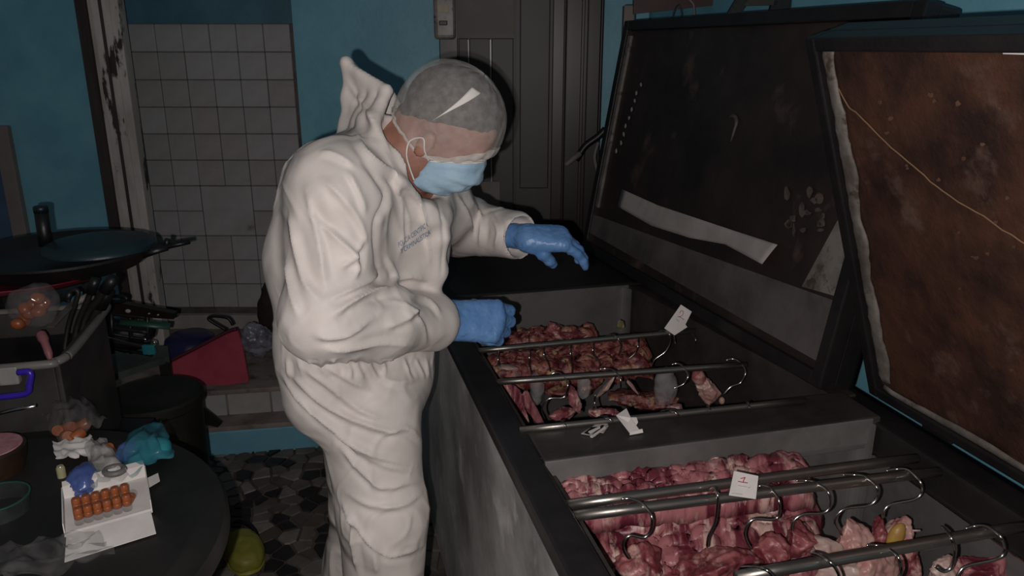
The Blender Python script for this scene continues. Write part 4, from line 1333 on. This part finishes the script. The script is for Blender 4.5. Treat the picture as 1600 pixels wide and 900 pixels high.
# ---- hair net: thin shell over the skull with an elastic hem
net_m = bpy.data.materials.new('net_gauze')
net_m.use_nodes = True
film(net_m, srgb(226, 220, 214), .23, .8, 70, .8, 1.2)
def netp(th, fi, k=1.0):                                # th round the head, fi from hem (0) to crown (1)
    c = math.cos(th)
    lo = -1.0 + .84 * max(0, c) ** 1.6 + .16 * max(0, -c)
    el = lo + (math.pi / 2 - lo) * fi
    w = 1 + .012 * math.sin(th * 23) * max(0, 1 - fi * 1.6) + .022 * fbm(Vector((math.cos(th) * 3, math.sin(th) * 3, fi * 4)))
    if fi < .1: w *= 1 - .05 * (1 - fi / .1) ** 2
    ce = math.cos(el * .62) if el < 0 else math.cos(el)
    return hd(-.006 + .116 * k * w * ce * c, .094 * k * w * ce * math.sin(th), .026 + .106 * k * w * math.sin(el))
net = sheet('hair_net', lambda u, v: netp(u * 2 * math.pi, v * .995), 96, 36, net_m, pr)
gauze_m = bpy.data.materials.new('gathered_gauze')
gauze_m.use_nodes = True
film(gauze_m, srgb(224, 218, 212), .62, .8, 60, .75, 1.25)
def hemp(u, v):
    th = u * 2 * math.pi
    w = .055 + .13 * max(0, math.cos(th)) ** 1.5 + .02 * fbm(Vector((math.cos(th) * 4, math.sin(th) * 4, 2)))
    return netp(th, v * w, 1.012 + .012 * math.sin(v * 3.1) + .006 * noise.noise(Vector((th * 14, v * 3, 0))))
hem = sheet('elastic_hem', hemp, 120, 6, gauze_m, net)
bm = bmesh.new()
bm_tube(bm, [netp(i / 60 * 2 * math.pi, .01) for i in range(61)], .0032, 7, False)
from_bm('elastic_cord', bm, white_band, net, True)
sheet('pleat', lambda u, v: netp(-1.62 + .30 * u + (v - .5) * .30 * u * u, .34 + .40 * u, 1.014), 20, 4, white_band, net, .0008)

# ---- surgical mask: wraps the lower face
def maskp(u, v):                                        # u across (-1..1), v from the nose bridge (0) to under the chin (1)
    a = u * 1.22
    zz = .002 - .128 * v
    prof = [(0, .104), (.12, .114), (.22, .123), (.34, .125), (.5, .118), (.68, .106), (.87, .088), (1, .060)]
    for (v0, r0), (v1, r1) in zip(prof, prof[1:]):
        if v <= v1:
            dp = r0 + (r1 - r0) * (v - v0) / (v1 - v0)
            break
    side = abs(u) ** 2.2
    x = dp * (1 - side) + .030 * side
    y = .0735 * math.sin(a) / math.sin(1.22) * (1 - .10 * v)
    pl = .0026 * math.sin(v * 24) * (1 - side)
    zz -= (.056 * (1 - v) - .012 * v) * side
    return hd(x + pl + .003 * fbm(Vector((u * 4, v * 5, 1))), y, zz)
mk = sheet('face_mask', lambda u, v: maskp(u * 2 - 1, v), 40, 36, mask_m, pr, .0012)
mk['label'] = 'pale blue surgical mask'
bm = bmesh.new()
bm_tube(bm, [maskp(i / 20 - 1, 0.0) + HF * .001 for i in range(41)], .0022, 6)
from_bm('edge_binding', bm, white_band, mk, True)
for s in (-1, 1):
    e = hd(-.004, s * .094, -.022)
    e2 = hd(-.012, s * .086, -.072)
    m0, m1 = maskp(s, .03), maskp(s, .93)
    tube('ear_loop', smooth_path([m0, m0 * .5 + e * .5 + HL * s * .008, e, hd(-.022, s * .088, -.046), e2, m1 * .5 + e2 * .5 + HL * s * .004, m1], 5), .0018, white_band, mk, 6)
for nm, q in (('shoe', an_r), ('shoe', an_l)):
    o = blob(nm, q + Vector((.065, -.02, -.055)), (.145, .052, .045), black_pl, pr, (0, 0, -.3), .04, 6, 1.0, 3, .8)
# ------------------------------------------------------------------ clutter on the left
orange = M('orange_cap_plastic', srgb(158, 88, 52), srgb(140, 76, 44), 30, .35, sub=.1)
crimson = M('crimson_plastic', srgb(172, 66, 84), srgb(156, 54, 74), 8, .45, bump=.0006)
navy = M('navy_plastic', srgb(34, 30, 84), srgb(26, 24, 66), 8, .35)
violet = M('violet_plastic', srgb(60, 40, 170), None, 8, .3)
grey_plastic = M('grey_cloudy_plastic', srgb(66, 64, 62), srgb(52, 50, 48), 6, .35, bump=.0006)
olive = M('dark_olive_metal', srgb(36, 34, 26), srgb(24, 23, 20), 6, .5, bump=.001)
pan_top = M('dark_teal_enamel', srgb(38, 62, 70), srgb(28, 46, 52), 7, .4, bump=.001)
teal_m = M('teal_liquid_plastic', srgb(40, 120, 140), srgb(56, 140, 140), 14, .25)
cobalt = M('cobalt_plastic', srgb(88, 106, 164), srgb(70, 88, 146), 14, .3)
brown_pl = M('brown_bowl', srgb(56, 38, 24), srgb(40, 28, 20), 9, .4)
pink_sp = M('speckled_pink', srgb(180, 130, 134), srgb(160, 110, 116), 60, .6)
yel = M('yellow_green_rubber', srgb(150, 146, 62), srgb(128, 126, 50), 8, .5, bump=.0006)
green_p = M('green_plastic', srgb(44, 84, 72), None, 9, .4)
sack_m = M('brown_sack', srgb(52, 42, 38), srgb(40, 33, 30), 9, .85, bump=.002)
grey_bag_m = M('grey_shiny_bag', srgb(140, 138, 150), srgb(100, 98, 110), 12, .3, bump=.003, bscale=18)
def newfilm(nm, col, a, rough=.15, sc=26):
    m = bpy.data.materials.new(nm)
    m.use_nodes = True
    return film(m, col, a, rough, sc)
film_teal = newfilm('teal_film', srgb(60, 130, 146), .5, .12)
film_white = newfilm('white_film', srgb(206, 202, 198), .6, .35)
film_clear = newfilm('bright_film', srgb(136, 132, 132), .2, .07)

def crumple(name, quad, z0, mat, parent=None, h=.02, sd=0., n=26, keep=None, dome=0.0, fr=3, sharp=True):   # a crumpled film laid over the table
    def f(u, v):
        a = [quad[0][i] * (1 - u) + quad[1][i] * u for i in (0, 1)]
        b = [quad[3][i] * (1 - u) + quad[2][i] * u for i in (0, 1)]
        p = at_z(a[0] * (1 - v) + b[0] * v, a[1] * (1 - v) + b[1] * v, z0)
        q = Vector((u * fr + sd, v * fr, sd))
        w = 1 - min(1, abs(noise.noise(q)) * 1.6)
        p.z += h * w * .8 + .15 * h * noise.noise(q * 2.3) + dome * (math.sin(math.pi * u) * math.sin(math.pi * v)) ** .7
        p.x += .008 * noise.noise(q * 1.7 + Vector((5, 0, 0)))
        p.z = max(p.z, z0 + .001)
        return p
    return sheet(name, f, n, n, mat, parent, 0.0, True, keep)

# near round table
ZT = .82
tc_ = Vector((-.945, 1.10, 0))
rt = empty('round_table', tc_, 'round black drum table at lower left with the vial box on it', 'table')
lathe('table_top', [(0, ZT), (.385, ZT), (.395, ZT + .006), (.405, ZT + .006), (.415, ZT), (.445, ZT), (.452, ZT - .01), (.452, ZT - .03), (.44, ZT - .035), (0, ZT - .035)], iron, rt, tc_, 72)
lathe('drum', [(0, ZT - .035), (.41, ZT - .035), (.415, ZT - .07), (.405, ZT - .09), (.405, .4), (.415, .39), (.405, .38), (.405, .03), (.41, .0), (0, 0)], black_pl, rt, tc_, 64)

# vial box
vb = empty('vial_box', at_z(165, 800, ZT), 'open white cardboard box holding rows of orange capped vials', 'box')
zb = ZT + .003
BL, BR, FR, FL = [at_z(x, y, zb) for x, y in ((101, 781), (228, 746), (237, 801), (103, 839))]
slab('box_floor', [BL, BR, FR, FL], (0, 0, 1), .002, paper, vb)
hw = .026
def wall(n, a, b, h0, lean=Vector((0, 0, 0))):
    d = (b - a).normalized(); nn = Vector((-d.y, d.x, 0))
    slab(n, [a, b, b + Zv * h0 + lean, a + Zv * h0 + lean], nn, .0018, paper, vb)
wall('box_wall', BL, BR, hw); wall('box_wall', BR, FR, hw); wall('box_wall', FL, BL, hw); wall('box_wall', FR, FL, hw * .35)
bk = (BL - FL).normalized()
slab('back_flap', [BL + Zv * hw, BR + Zv * hw, BR + Zv * (hw + .004) + bk * .012, BL + Zv * (hw + .004) + bk * .012], (0, 0, 1), .0015, paper, vb)
slab('front_flap', [at_z(104, 838, zb + .01), at_z(236, 800, zb + .01), at_z(244, 834, zb), at_z(101, 879, zb)], (0, 0, 1), .0015, paper, vb)
slab('side_flap', [at_z(230, 748, zb + .008), at_z(247, 740, zb + .003), at_z(250, 752, zb + .002), at_z(233, 762, zb + .006)], (0, 0, 1), .0015, paper, vb)
# lid of the far row is hidden; thirteen vials, the first with its parts, the rest copies
def make_vial():
    r = empty('vial', (0, 0, 0))
    lathe('glass', [(0, 0), (.0075, 0), (.008, .002), (.008, .014), (0, .014)], film_clear, r, seg=14)
    lathe('cap', [(.0068, .010), (.0074, .011), (.0076, .018), (.0070, .019), (.0076, .020), (.0074, .028), (.006, .031), (.003, .0315), (0, .0315)], orange, r, seg=16)
    return r
def dup(o):
    c = o.copy(); COL.objects.link(c)
    for ch in o.children:
        d = ch.copy(); COL.objects.link(d); d.parent = c
    return c
proto = None
zt_ = zb + .0025
front = [at_z(125 + k * 15.0, 818 - k * 4.3, zt_) for k in range(6)]
backr = [at_z(122 + k * 15.0, 802 - k * 4.3, zt_) for k in range(6)]
n_ord = ('leftmost', 'second from left', 'third from left', 'third from right', 'second from right', 'rightmost')
for row, pts in (('front', front), ('back', backr)):
    for k, p in enumerate(pts):
        o = make_vial() if proto is None else dup(proto)
        proto = proto or o
        o.location = p
        tag(o, 'orange capped vial, %s in the %s row of the white box' % (n_ord[k], row), 'vial', 'orange capped vials in the white box')
o = dup(proto)
o.location = at_z(213, 791, zt_ + .0088)
o.rotation_euler = (math.radians(-90), 0, math.radians(190))
o.location = at_z(208, 770, zt_ + .0088)
o.rotation_euler = (math.radians(90), 0, math.radians(10))
tag(o, 'orange capped vial lying on its side at the right end of the box', 'vial', 'orange capped vials in the white box')

# other things on the round table
o = tag(crumple('plastic_bag', ((-20, 872), (150, 838), (185, 880), (10, 925)), ZT + .004, film_clear, None, .03, 2.2, 22), 'empty clear crinkled bag in front of the white vial box', 'bag')
pb = empty('sample_bag', at_z(120, 665, ZT), 'clear zip bag with loose orange caps behind the white packet', 'bag')
crumple('film', ((70, 655), (130, 628), (168, 668), (92, 700)), ZT + .012, film_clear, pb, .03, 7.2, 22, None, .035)
for i, (x, y, rz) in enumerate(((92, 672, .3), (108, 668, 1.1), (130, 664, 2.0), (104, 682, .8), (122, 680, 2.6))):
    c = at_z(x, y, ZT + .016)
    mt = Matrix.Translation(c) @ Matrix.Rotation(rz, 4, 'Z') @ Matrix.Rotation(1.2, 4, 'X')
    q = lathe('cap', [(0, -.013), (.0115, -.013), (.0125, -.011), (.0125, .009), (.011, .012), (0, .012)], orange, None, seg=18, mtx=mt)
    tag(q, ('reddish orange cap at the left in the clear zip bag', 'orange cap in the middle back of the clear zip bag', 'orange cap at the right in the clear zip bag',
            'orange cap low at the left front of the clear zip bag', 'orange cap at the front middle of the clear zip bag')[i], 'cap', 'loose orange caps in the zip bag')
c = at_z(171, 702, ZT + .012)
q = lathe('cap', [(0, -.01), (.010, -.01), (.011, -.008), (.011, .007), (0, .009)], orange, None, seg=16, mtx=Matrix.Translation(c) @ Matrix.Rotation(.6, 4, 'X'))
tag(q, 'single orange cap between the white packet and the teal bag', 'cap', 'loose orange caps in the zip bag')
tag(crumple('paper_packet', ((83, 694), (142, 684), (150, 712), (88, 722)), ZT + .02, paper, None, .012, 4.1, 16), 'crumpled white paper packet in front of the clear zip bag', 'packet')
sl = tag(crumple('gauze_packet', ((134, 692), (168, 694), (202, 752), (140, 768)), ZT + .012, film_white, None, .02, 5.1, 20, None, .02), 'translucent white packet with a grey ring inside, behind the vial box', 'packet')
c = at_z(179, 735, ZT + .032)
bm = bmesh.new()
bm_tube(bm, [c + Vector((.017 * math.cos(i / 24 * 2 * math.pi), .015 * math.sin(i / 24 * 2 * math.pi), 0)) for i in range(25)], .006, 8, False)
rg = from_bm('tape_ring', bm, M('grey_ring', srgb(110, 108, 106), None, 30, .5), sl, True)
bl = blob('blue_glove', at_z(128, 752, ZT + .02), (.026, .045, .024), cobalt, None, (0, 0, .3), .4, 22, 4.4)
tag(bl, 'crumpled blue glove beside the translucent white packet', 'glove')
vi = tag(lathe('glass_vial', [(0, 0), (.008, 0), (.008, .02), (.006, .024), (0, .024)], M('shiny_glass', srgb(170, 165, 130), None, 20, .1), None, at_z(97, 745, ZT)), 'small shiny glass vial left of the crumpled blue glove', 'vial')
tb = empty('teal_bag', at_z(228, 712, ZT), 'shiny teal bag with blue items inside, behind the vial box', 'bag')
tq = ((176, 712), (252, 660), (275, 716), (206, 748))
crumple('film', tq, ZT + .014, film_teal, tb, .02, 9.4, 30, None, .03, 3)
blob('blue_item', at_z(205, 705, ZT + .026), (.03, .022, .02), cobalt, tb, (0, 0, .5), .3, 20, 6.6, 3)
blob('teal_item', at_z(238, 702, ZT + .026), (.034, .03, .02), teal_m, tb, (0, 0, .5), .3, 20, 8.6, 3)
bw = empty('tape_roll', at_z(8, 712, ZT), 'brown roll with a pink speckled top at the left edge', 'tape roll')
c = at_z(-8, 736, ZT)
lathe('roll_side', [(0, .0), (.052, .0), (.060, .03), (.062, .05), (.058, .054), (0, .054)], brown_pl, bw, c, 40)
lathe('roll_top', [(0, .0555), (.055, .0555), (.057, .053), (.0, .053)], pink_sp, bw, c, 40)
ct = empty('plastic_tub', at_z(20, 790, ZT), 'clear plastic tub with a teal rim in front of the brown roll', 'tub')
c = at_z(0, 800, ZT)
lathe('tub_wall', [(.048, 0), (.052, .03)], newfilm('tub_film', srgb(70, 80, 78), .3), ct, c, 32)
lathe('tub_rim', [(.050, .03), (.053, .03), (.053, .032), (.050, .032), (.050, .03)], green_p, ct, c, 32)
tag(box('paper_scrap', (0, 0, 0), (.02, .012, .001), paper, None, Matrix.Translation(at_z(258, 898, ZT - .1) * 0 + Vector((-.47, 1.16, 0.0))) ), 'tiny white scrap on the floor under the round table edge', 'scrap')

# rear dark table with the crate
ZS = .63
t2_ = empty('work_table', (-1.65, 1.9, 0), 'dark low table behind the round one carrying the grey crate', 'table')
box('table_top', (-2.35, 1.52, ZS - .03), (-1.0, 1.985, ZS), black_pl, t2_, bevel=.006)
for x in (-2.3, -1.06):
    for y in (1.57, 1.93):
        box('leg', (x - .02, y - .02, 0), (x + .02, y + .02, ZS - .03), iron, t2_)
cr_ = empty('plastic_crate', (-1.25, 1.8, ZS), 'cloudy grey plastic crate full of tools under the black pan', 'crate')
CM = frame(Vector((-1.0, 1.60, ZS)), Vector((-.23, .97, 0)).normalized(), Vector((-.97, -.23, 0)).normalized(), Zv)
cl, cw, chh = .39, .62, .328
box('crate_floor', (0, 0, 0), (cl, cw, .01), grey_plastic, cr_, mtx=CM)
box('crate_side', (0, 0, .01), (cl, .012, chh), grey_plastic, cr_, mtx=CM, bevel=.004)
box('crate_side', (0, cw - .012, .01), (cl, cw, chh), grey_plastic, cr_, mtx=CM, bevel=.004)
box('crate_end', (0, .012, .01), (.012, cw - .012, chh), grey_plastic, cr_, mtx=CM, bevel=.003)
box('crate_end', (cl - .012, .012, .01), (cl, cw - .012, chh), grey_plastic, cr_, mtx=CM, bevel=.003)
rp = [CM @ Vector(q) for q in ((.03, -.008, chh), (.1, -.012, chh), (cl - .03, -.01, chh), (cl, .0, chh), (cl + .01, .05, chh), (cl + .01, cw - .04, chh), (cl, cw, chh), (.05, cw + .01, chh), (-.005, cw, chh), (-.012, cw - .05, chh), (-.012, .06, chh), (.0, .01, chh), (.03, -.008, chh))]
tube('rim', smooth_path(rp, 4), .010, M('cloudy_rim', srgb(120, 116, 112), None, 12, .4), cr_, 8)
box('clip', (-.028, .075, chh - .035), (-.008, .115, chh + .006), M('pale_clip', srgb(150, 146, 142), None, 20, .4), cr_, mtx=CM, bevel=.004)
hp = [at(x, y, 1.53) for x, y in ((28, 582), (47, 582), (46, 600), (42, 614), (14, 619), (-20, 622))]
tube('handle', smooth_path(hp, 4), .007, violet, cr_, 8)
box('lining', (.02, .02, .02), (cl - .02, cw - .02, chh - .06), black_pl, cr_, mtx=CM)
# tray edge glinting in front of the crate
tr_ = tube('steel_tray', [at(x, y, 1.50) for x, y in ((-10, 648), (25, 640), (56, 634))], .004, hook_m, None, 8)
tag(tr_, 'shiny steel rod lying in front of the grey crate', 'rod')

# the stand and the pans over the crate
sd_ = empty('steel_rack', (-1.6, 2.3, 0), 'dark metal rack behind the crate holding the black pans', 'rack')
for x in (-1.8, -1.36):
    for y in (2.02, 2.4):
        box('post', (x - .015, y - .015, 0), (x + .015, y + .015, 1.0), iron, sd_)
for z in (.9, .985):
    box('shelf', (-1.83, 2.0, z), (-1.33, 2.43, z + .018), grey_plastic if z < .95 else iron, sd_, bevel=.003)
pc_ = at(96, 400, 2.16); pc_.z = 0
pn = empty('black_pan', pc_ + Vector((0, 0, 1.003)), 'large black iron pan with a handle pointing right over the crate', 'pan')
lathe('pan_body', [(0, 1.010), (.16, 1.010), (.21, 1.025), (.238, 1.060), (.25, 1.068), (.25, 1.074), (.24, 1.074), (.20, 1.045), (0, 1.036)], iron, pn, pc_, 64)
hA, hB, hC = at(222, 394, 2.16), at(262, 385, 2.18), at(297, 378, 2.20)
tube('handle', [hA, hA.lerp(hB, .5), hB], [.022, .017, .014], black_pl, pn, 10, .6)
tube('handle_tip', [hB - (hC - hB) * .2, hB.lerp(hC, .5), hC], [.008, .0075, .006], black_pl, pn, 8)
tube('knob', [hB + Vector((-.005, 0, -.004)), hB + Vector((.002, 0, .022))], .008, black_pl, pn, 8)
ld_ = empty('pan_lid', at(150, 380, 2.16), 'dark teal domed lid lying on the black pan', 'lid')
lathe('lid_plate', [(0, 1.102), (.07, 1.101), (.125, 1.096), (.145, 1.086), (.15, 1.076), (.15, 1.073), (.14, 1.073), (0, 1.074)], pan_top, ld_, (at(152, 380, 2.16).x, 2.17, 0), 64)
bt = empty('black_bottle', at(68, 382, 2.16), 'black pipe shaped bottle standing on the black pan beside the teal lid', 'bottle')
b0, b1 = at(72, 384, 2.18), at(63, 322, 2.18)
tube('bottle_body', [b0, b0.lerp(b1, .3), b0.lerp(b1, .86)], .0185, black_pl, bt, 20)
tube('bottle_cap', [b0.lerp(b1, .85), b0.lerp(b1, .98), b1], [.0195, .0195, .017], M('dark_blue_cap', srgb(20, 34, 44), None, 9, .4), bt, 20)
rd = lathe('red_tray', [(0, 1.003), (.235, 1.003), (.262, 1.016), (.282, 1.028), (.278, 1.030), (.24, 1.0095), (0, 1.009)], M('pink_red_enamel', srgb(170, 66, 86), srgb(130, 30, 46), 4, .4), None, (pc_.x - .10, 2.15, 0), 56)
tag(rd, 'red enamel tray peeping out left under the black pan', 'tray')

# tools and the orange bag in the crate
ob = empty('orange_bag', at(48, 482, 1.8), 'clear bag of bright orange caps on top of the crate', 'bag')
for i, (x, y) in enumerate(((58, 466), (66, 474), (52, 476), (60, 486), (46, 490), (36, 500), (28, 506), (40, 482))):
    blob('orange_cap', at(x, y, 1.80 + .01 * (i % 3)), (.017, .017, .015), orange, ob, (i, 0, i), .2, 22, i, 3)
blob('film', at(48, 482, 1.80), (.05, .035, .055), film_clear, ob, (0, .7, 0), .35, 14, 3, 4)
uts = [('spatula', [(178, 434), (158, 462), (132, 500)], 1.88, .010, 'black spatula with a thick handle leaning out of the crate'),
       ('tongs', [(150, 436), (138, 466), (120, 512)], 1.86, .008, 'black tongs standing upright in the crate below the pan'),
       ('ladle', [(104, 470), (112, 454), (122, 456), (118, 474), (106, 512)], 1.84, .006, 'dark hook ended ladle in the middle of the crate'),
       ('skewer_bundle', [(168, 452), (150, 486), (140, 520)], 1.90, .014, 'dark bundle of skewers at the right corner of the crate')]
for nm, pts, Y, r, lb in uts:
    u_ = empty(nm, at(*pts[-1], Y), lb, nm.replace('_', ' '))
    pp = smooth_path([at(x, y, Y) for x, y in pts] + [at(pts[-1][0] - 8, pts[-1][1] + 60, Y - .02)], 5)
    tube('shaft', pp, r, iron, u_, 8)
    tube('grip', [pp[0], pp[2], pp[4]], r * 1.5, black_pl, u_, 10)
kn = empty('knife', at(110, 490, 1.82), 'wide grey knife blade lying diagonally across the crate', 'knife')
slab('blade', [at(x, y, Y) for x, y, Y in ((72, 512, 1.78), (84, 512, 1.78), (126, 468, 1.86), (116, 466, 1.86))], (.2, .6, .7), .003, M('grey_blade', (.22, .21, .2), None, 20, .35, .8), kn)
tube('handle', [at(118, 472, 1.85), at(138, 463, 1.88), at(150, 466, 1.90)], [.008, .010, .009], grey_board, kn, 8)
pk = tube('pink_spoon', smooth_path([at(64, 522, 1.74), at(70, 535, 1.72), at(78, 560, 1.70), at(82, 600, 1.70)], 4), [.012] * 4 + [.009] * 4 + [.006] * 5, M('dusty_pink', srgb(150, 96, 100), None, 9, .5), None, 8)
tag(pk, 'dusty pink spoon handle inside the front of the crate', 'spoon')

# low table with pots and racks behind
lt_ = empty('side_table', at_z(215, 560, .5), 'low grey table piled with pans beside the tiled recess', 'table')
tp_ = [at_z(x, y, .52) for x, y in ((150, 594), (264, 556), (262, 540), (120, 548))]
slab('table_top', tp_, (0, 0, -1), .025, M('greenish_grey', srgb(76, 84, 80), srgb(60, 66, 63), 8, .5), lt_)
for q in tp_:
    box('leg', (q.x - .015 + .02 * (1 if q.x < -1.4 else -1), q.y - .015, 0), (q.x + .015 + .02 * (1 if q.x < -1.4 else -1), q.y + .015, .50), iron, lt_)
def bar(nm, a, b, Y0, Y1, r, m_, lb, cat, flat=.4):
    o = tube(nm, [at(*a, Y0), at((a[0] + b[0]) / 2, (a[1] + b[1]) / 2, (Y0 + Y1) / 2), at(*b, Y1)], r, m_, None, 8, flat)
    return tag(o, lb, cat)
gr = empty('roasting_rack', at_z(200, 545, .52), 'stack of dark grill racks on the low grey table', 'rack')
for k in range(6):
    ya = 553 - k * 11
    tube('grill_bar', smooth_path([at(160, ya - 12, 2.62), at(195, ya - 6, 2.60), at(238 - k * 2, ya + 2 - k, 2.60)], 3), .010 if k % 2 else .006, iron if k % 2 else hook_m if k in (2, ) else black_pl, gr, 6)
for x in (176, 205, 232):
    tube('upright', [at(x, 552, 2.60), at(x - 2, 484, 2.60)], .008, black_pl, gr, 6)
blob('crumpled_dark_pot', at(190, 525, 2.66), (.11, .06, .07), black_pl, gr, (0, 0, 0), .3, 9, 6., 3)
pb_ = empty('punched_bar', at(220, 485, 2.60), 'dark wooden bar with pale studs jutting right over the grill racks', 'bar')
slab('bar', [at(x, y, 2.58) for x, y in ((160, 470), (200, 476), (272, 490), (271, 499), (240, 497), (160, 488))], (0, 1, 0), .03, brown_dark, pb_)
tube('stand', [at(168, 484, 2.60), at(170, 553, 2.62)], .012, black_pl, pb_, 8)
for x, y, r in ((200, 486, .010), (233, 490, .004), (247, 492, .004)):
    blob('stud', at(x, y, 2.575), (r, .004, r * .7), paper_dim, pb_, (0, 0, 0), .1, 9, 1, 2)
bar('green_bar', (188, 503), (266, 510), 2.58, 2.60, .013, green_p, 'dull green bar touching the grill racks under the studded wooden bar', 'bar')
bc_ = empty('wire_scoop', at(222, 532, 2.54), 'thin wire scoop with a bright blue plastic end', 'scoop')
tube('wire', smooth_path([at(166, 526, 2.58), at(200, 535, 2.58), at(238, 543, 2.58), at(242, 536, 2.58), at(236, 533, 2.58), at(226, 534, 2.58)], 4), .003, hook_m, bc_, 6)
box('blue_end', (-.022, -.008, -.02), (.022, .008, .016), teal_m, bc_, Matrix.Translation(at(233, 545, 2.58)), .004)
bm = bmesh.new()
bm_tube(bm, [at(184 + 14 * math.cos(i / 20 * 2 * math.pi), 467 + 4.5 * math.sin(i / 20 * 2 * math.pi), 2.4) for i in range(21)], .006, 6, False)
tag(from_bm('ring_handle', bm, black_pl, None, True), 'black ring handle sticking up above the studded bar', 'ring')

# dark drum and the paddle by it
dc = at_z(238, 616, .55); dc.z = 0
dr = empty('dark_drum', dc, 'dark olive metal drum with a flat lid in front of the red dustpan', 'drum')
lathe('drum_body', [(0, 0), (.135, 0), (.14, .02), (.145, .25), (.15, .26), (.145, .27), (.147, .52), (0, .52)], olive, dr, dc, 48)
lathe('drum_lid', [(.15, .515), (.155, .52), (.155, .545), (.148, .552), (.14, .546), (.06, .543), (.0, .545)], olive, dr, dc, 48)
pd = slab('wooden_paddle', [at(x, y, Y) for x, y, Y in ((286, 628, 2.48), (298, 626, 2.5), (346, 662, 2.70), (340, 668, 2.68), (286, 655, 2.48))], (.1, .9, .3), .012, olive, None)
tag(pd, 'dark pointed paddle sticking out right of the olive drum', 'paddle')

# by the step
dp = empty('red_dustpan', at(330, 600, 2.95), 'crimson red plastic dustpan standing on the upper step', 'dustpan')
dq = [(262, 566), (352, 520), (370, 514), (378, 536), (389, 597), (330, 607), (290, 602), (270, 590)]
yy = lambda y: 3.07 + (600 - y) * .0012
slab('pan', [at(x, y, yy(y)) for x, y in dq], (0, 1, .1), .012, crimson, dp, .003)
tube('edge', smooth_path([at(x, y, yy(y) - .006) for x, y in ((262, 566), (300, 547), (352, 520), (370, 514))], 3), .008, M('dark_crimson', srgb(80, 26, 40), None, 9, .5), dp, 8)
tube('handle', smooth_path([at(354, 516, 3.16), at(330, 502, 3.16), at(326, 497, 3.16), at(334, 494, 3.16), at(356, 497, 3.16), at(364, 508, 3.16)], 4), .007, black_pl, dp, 8)
bb = empty('blue_basin', at(296, 545, 3.22), 'dark navy plastic basin tipped behind the red dustpan', 'basin')
bcx = at(298, 545, 3.30)
lathe('basin', [(.0, .075), (.08, .07), (.105, .05), (.115, 0), (.125, -.05), (.13, -.10), (.122, -.10), (.11, -.04), (.1, .045), (0, .065)], navy, bb, bcx, 40)
lathe('rim', [(.126, -.10), (.138, -.10), (.138, -.092), (.126, -.092), (.126, -.10)], navy, bb, bcx, 40)
gb = blob('grey_bag', at(402, 530, 3.2), (.065, .05, .075), grey_bag_m, None, (0, 0, .2), .45, 13, 8.8, 5)
tag(gb, 'crumpled shiny grey plastic bag beside the red dustpan', 'bag')
sk_ = blob('dark_sack', at(436, 492, 3.55), (.09, .07, .15), sack_m, None, (0, 0, 0), .28, 9, 4.8, 4, .8)
tag(sk_, 'dark brown sack leaning behind the person by the tiled recess', 'sack')

# slippers on the mosaic floor
def slipper(px, py, rz, lb, first=[None]):
    p = at_z(px, py, 0)
    if first[0] is None:
        r = empty('rubber_clog', (0, 0, 0))
        blob('sole', (0, 0, .012), (.062, .135, .013), yel, r, (0, 0, 0), .03, 5, 1., 4, .8)
        blob('upper', (0, .035, .04), (.06, .10, .042), yel, r, (0, 0, 0), .08, 9, 2., 4, .85)
        tube('strap', smooth_path([(-.052, .0, .03), (-.05, -.05, .045), (-.03, -.10, .055), (0, -.118, .058), (.03, -.10, .055), (.05, -.05, .045), (.052, 0, .03)], 4), .009, black_pl, r, 8)
        first[0] = r
    else:
        r = first[0].copy(); COL.objects.link(r)
        for ch in first[0].children:
            d = ch.copy(); COL.objects.link(d); d.parent = r
    r.location = p
    r.rotation_euler = (0, 0, rz)
    tag(r, lb, 'clog', 'yellow green clogs on the floor')
slipper(380, 866, 3.65, 'yellow green rubber clog, the fully visible one beside the round table')
slipper(318, 985, 3.4, 'yellow green rubber clog cut by the bottom of the frame')
# left edge door
ed = struct('t', box('trim_4', (at(20, 300, YB).x - .02, YB - .03, 0), (at(36, 300, YB).x, YB + .02, at(6, 196, YB).z), grey_board, bevel=.004))
struct('d', box('door_3', (-4.0, YB - .02, 0), (at(20, 300, YB).x - .02, YB + .01, at(2, 190, YB).z), M('lilac_blue_door', srgb(66, 92, 122), srgb(56, 80, 108), 4, .5)))
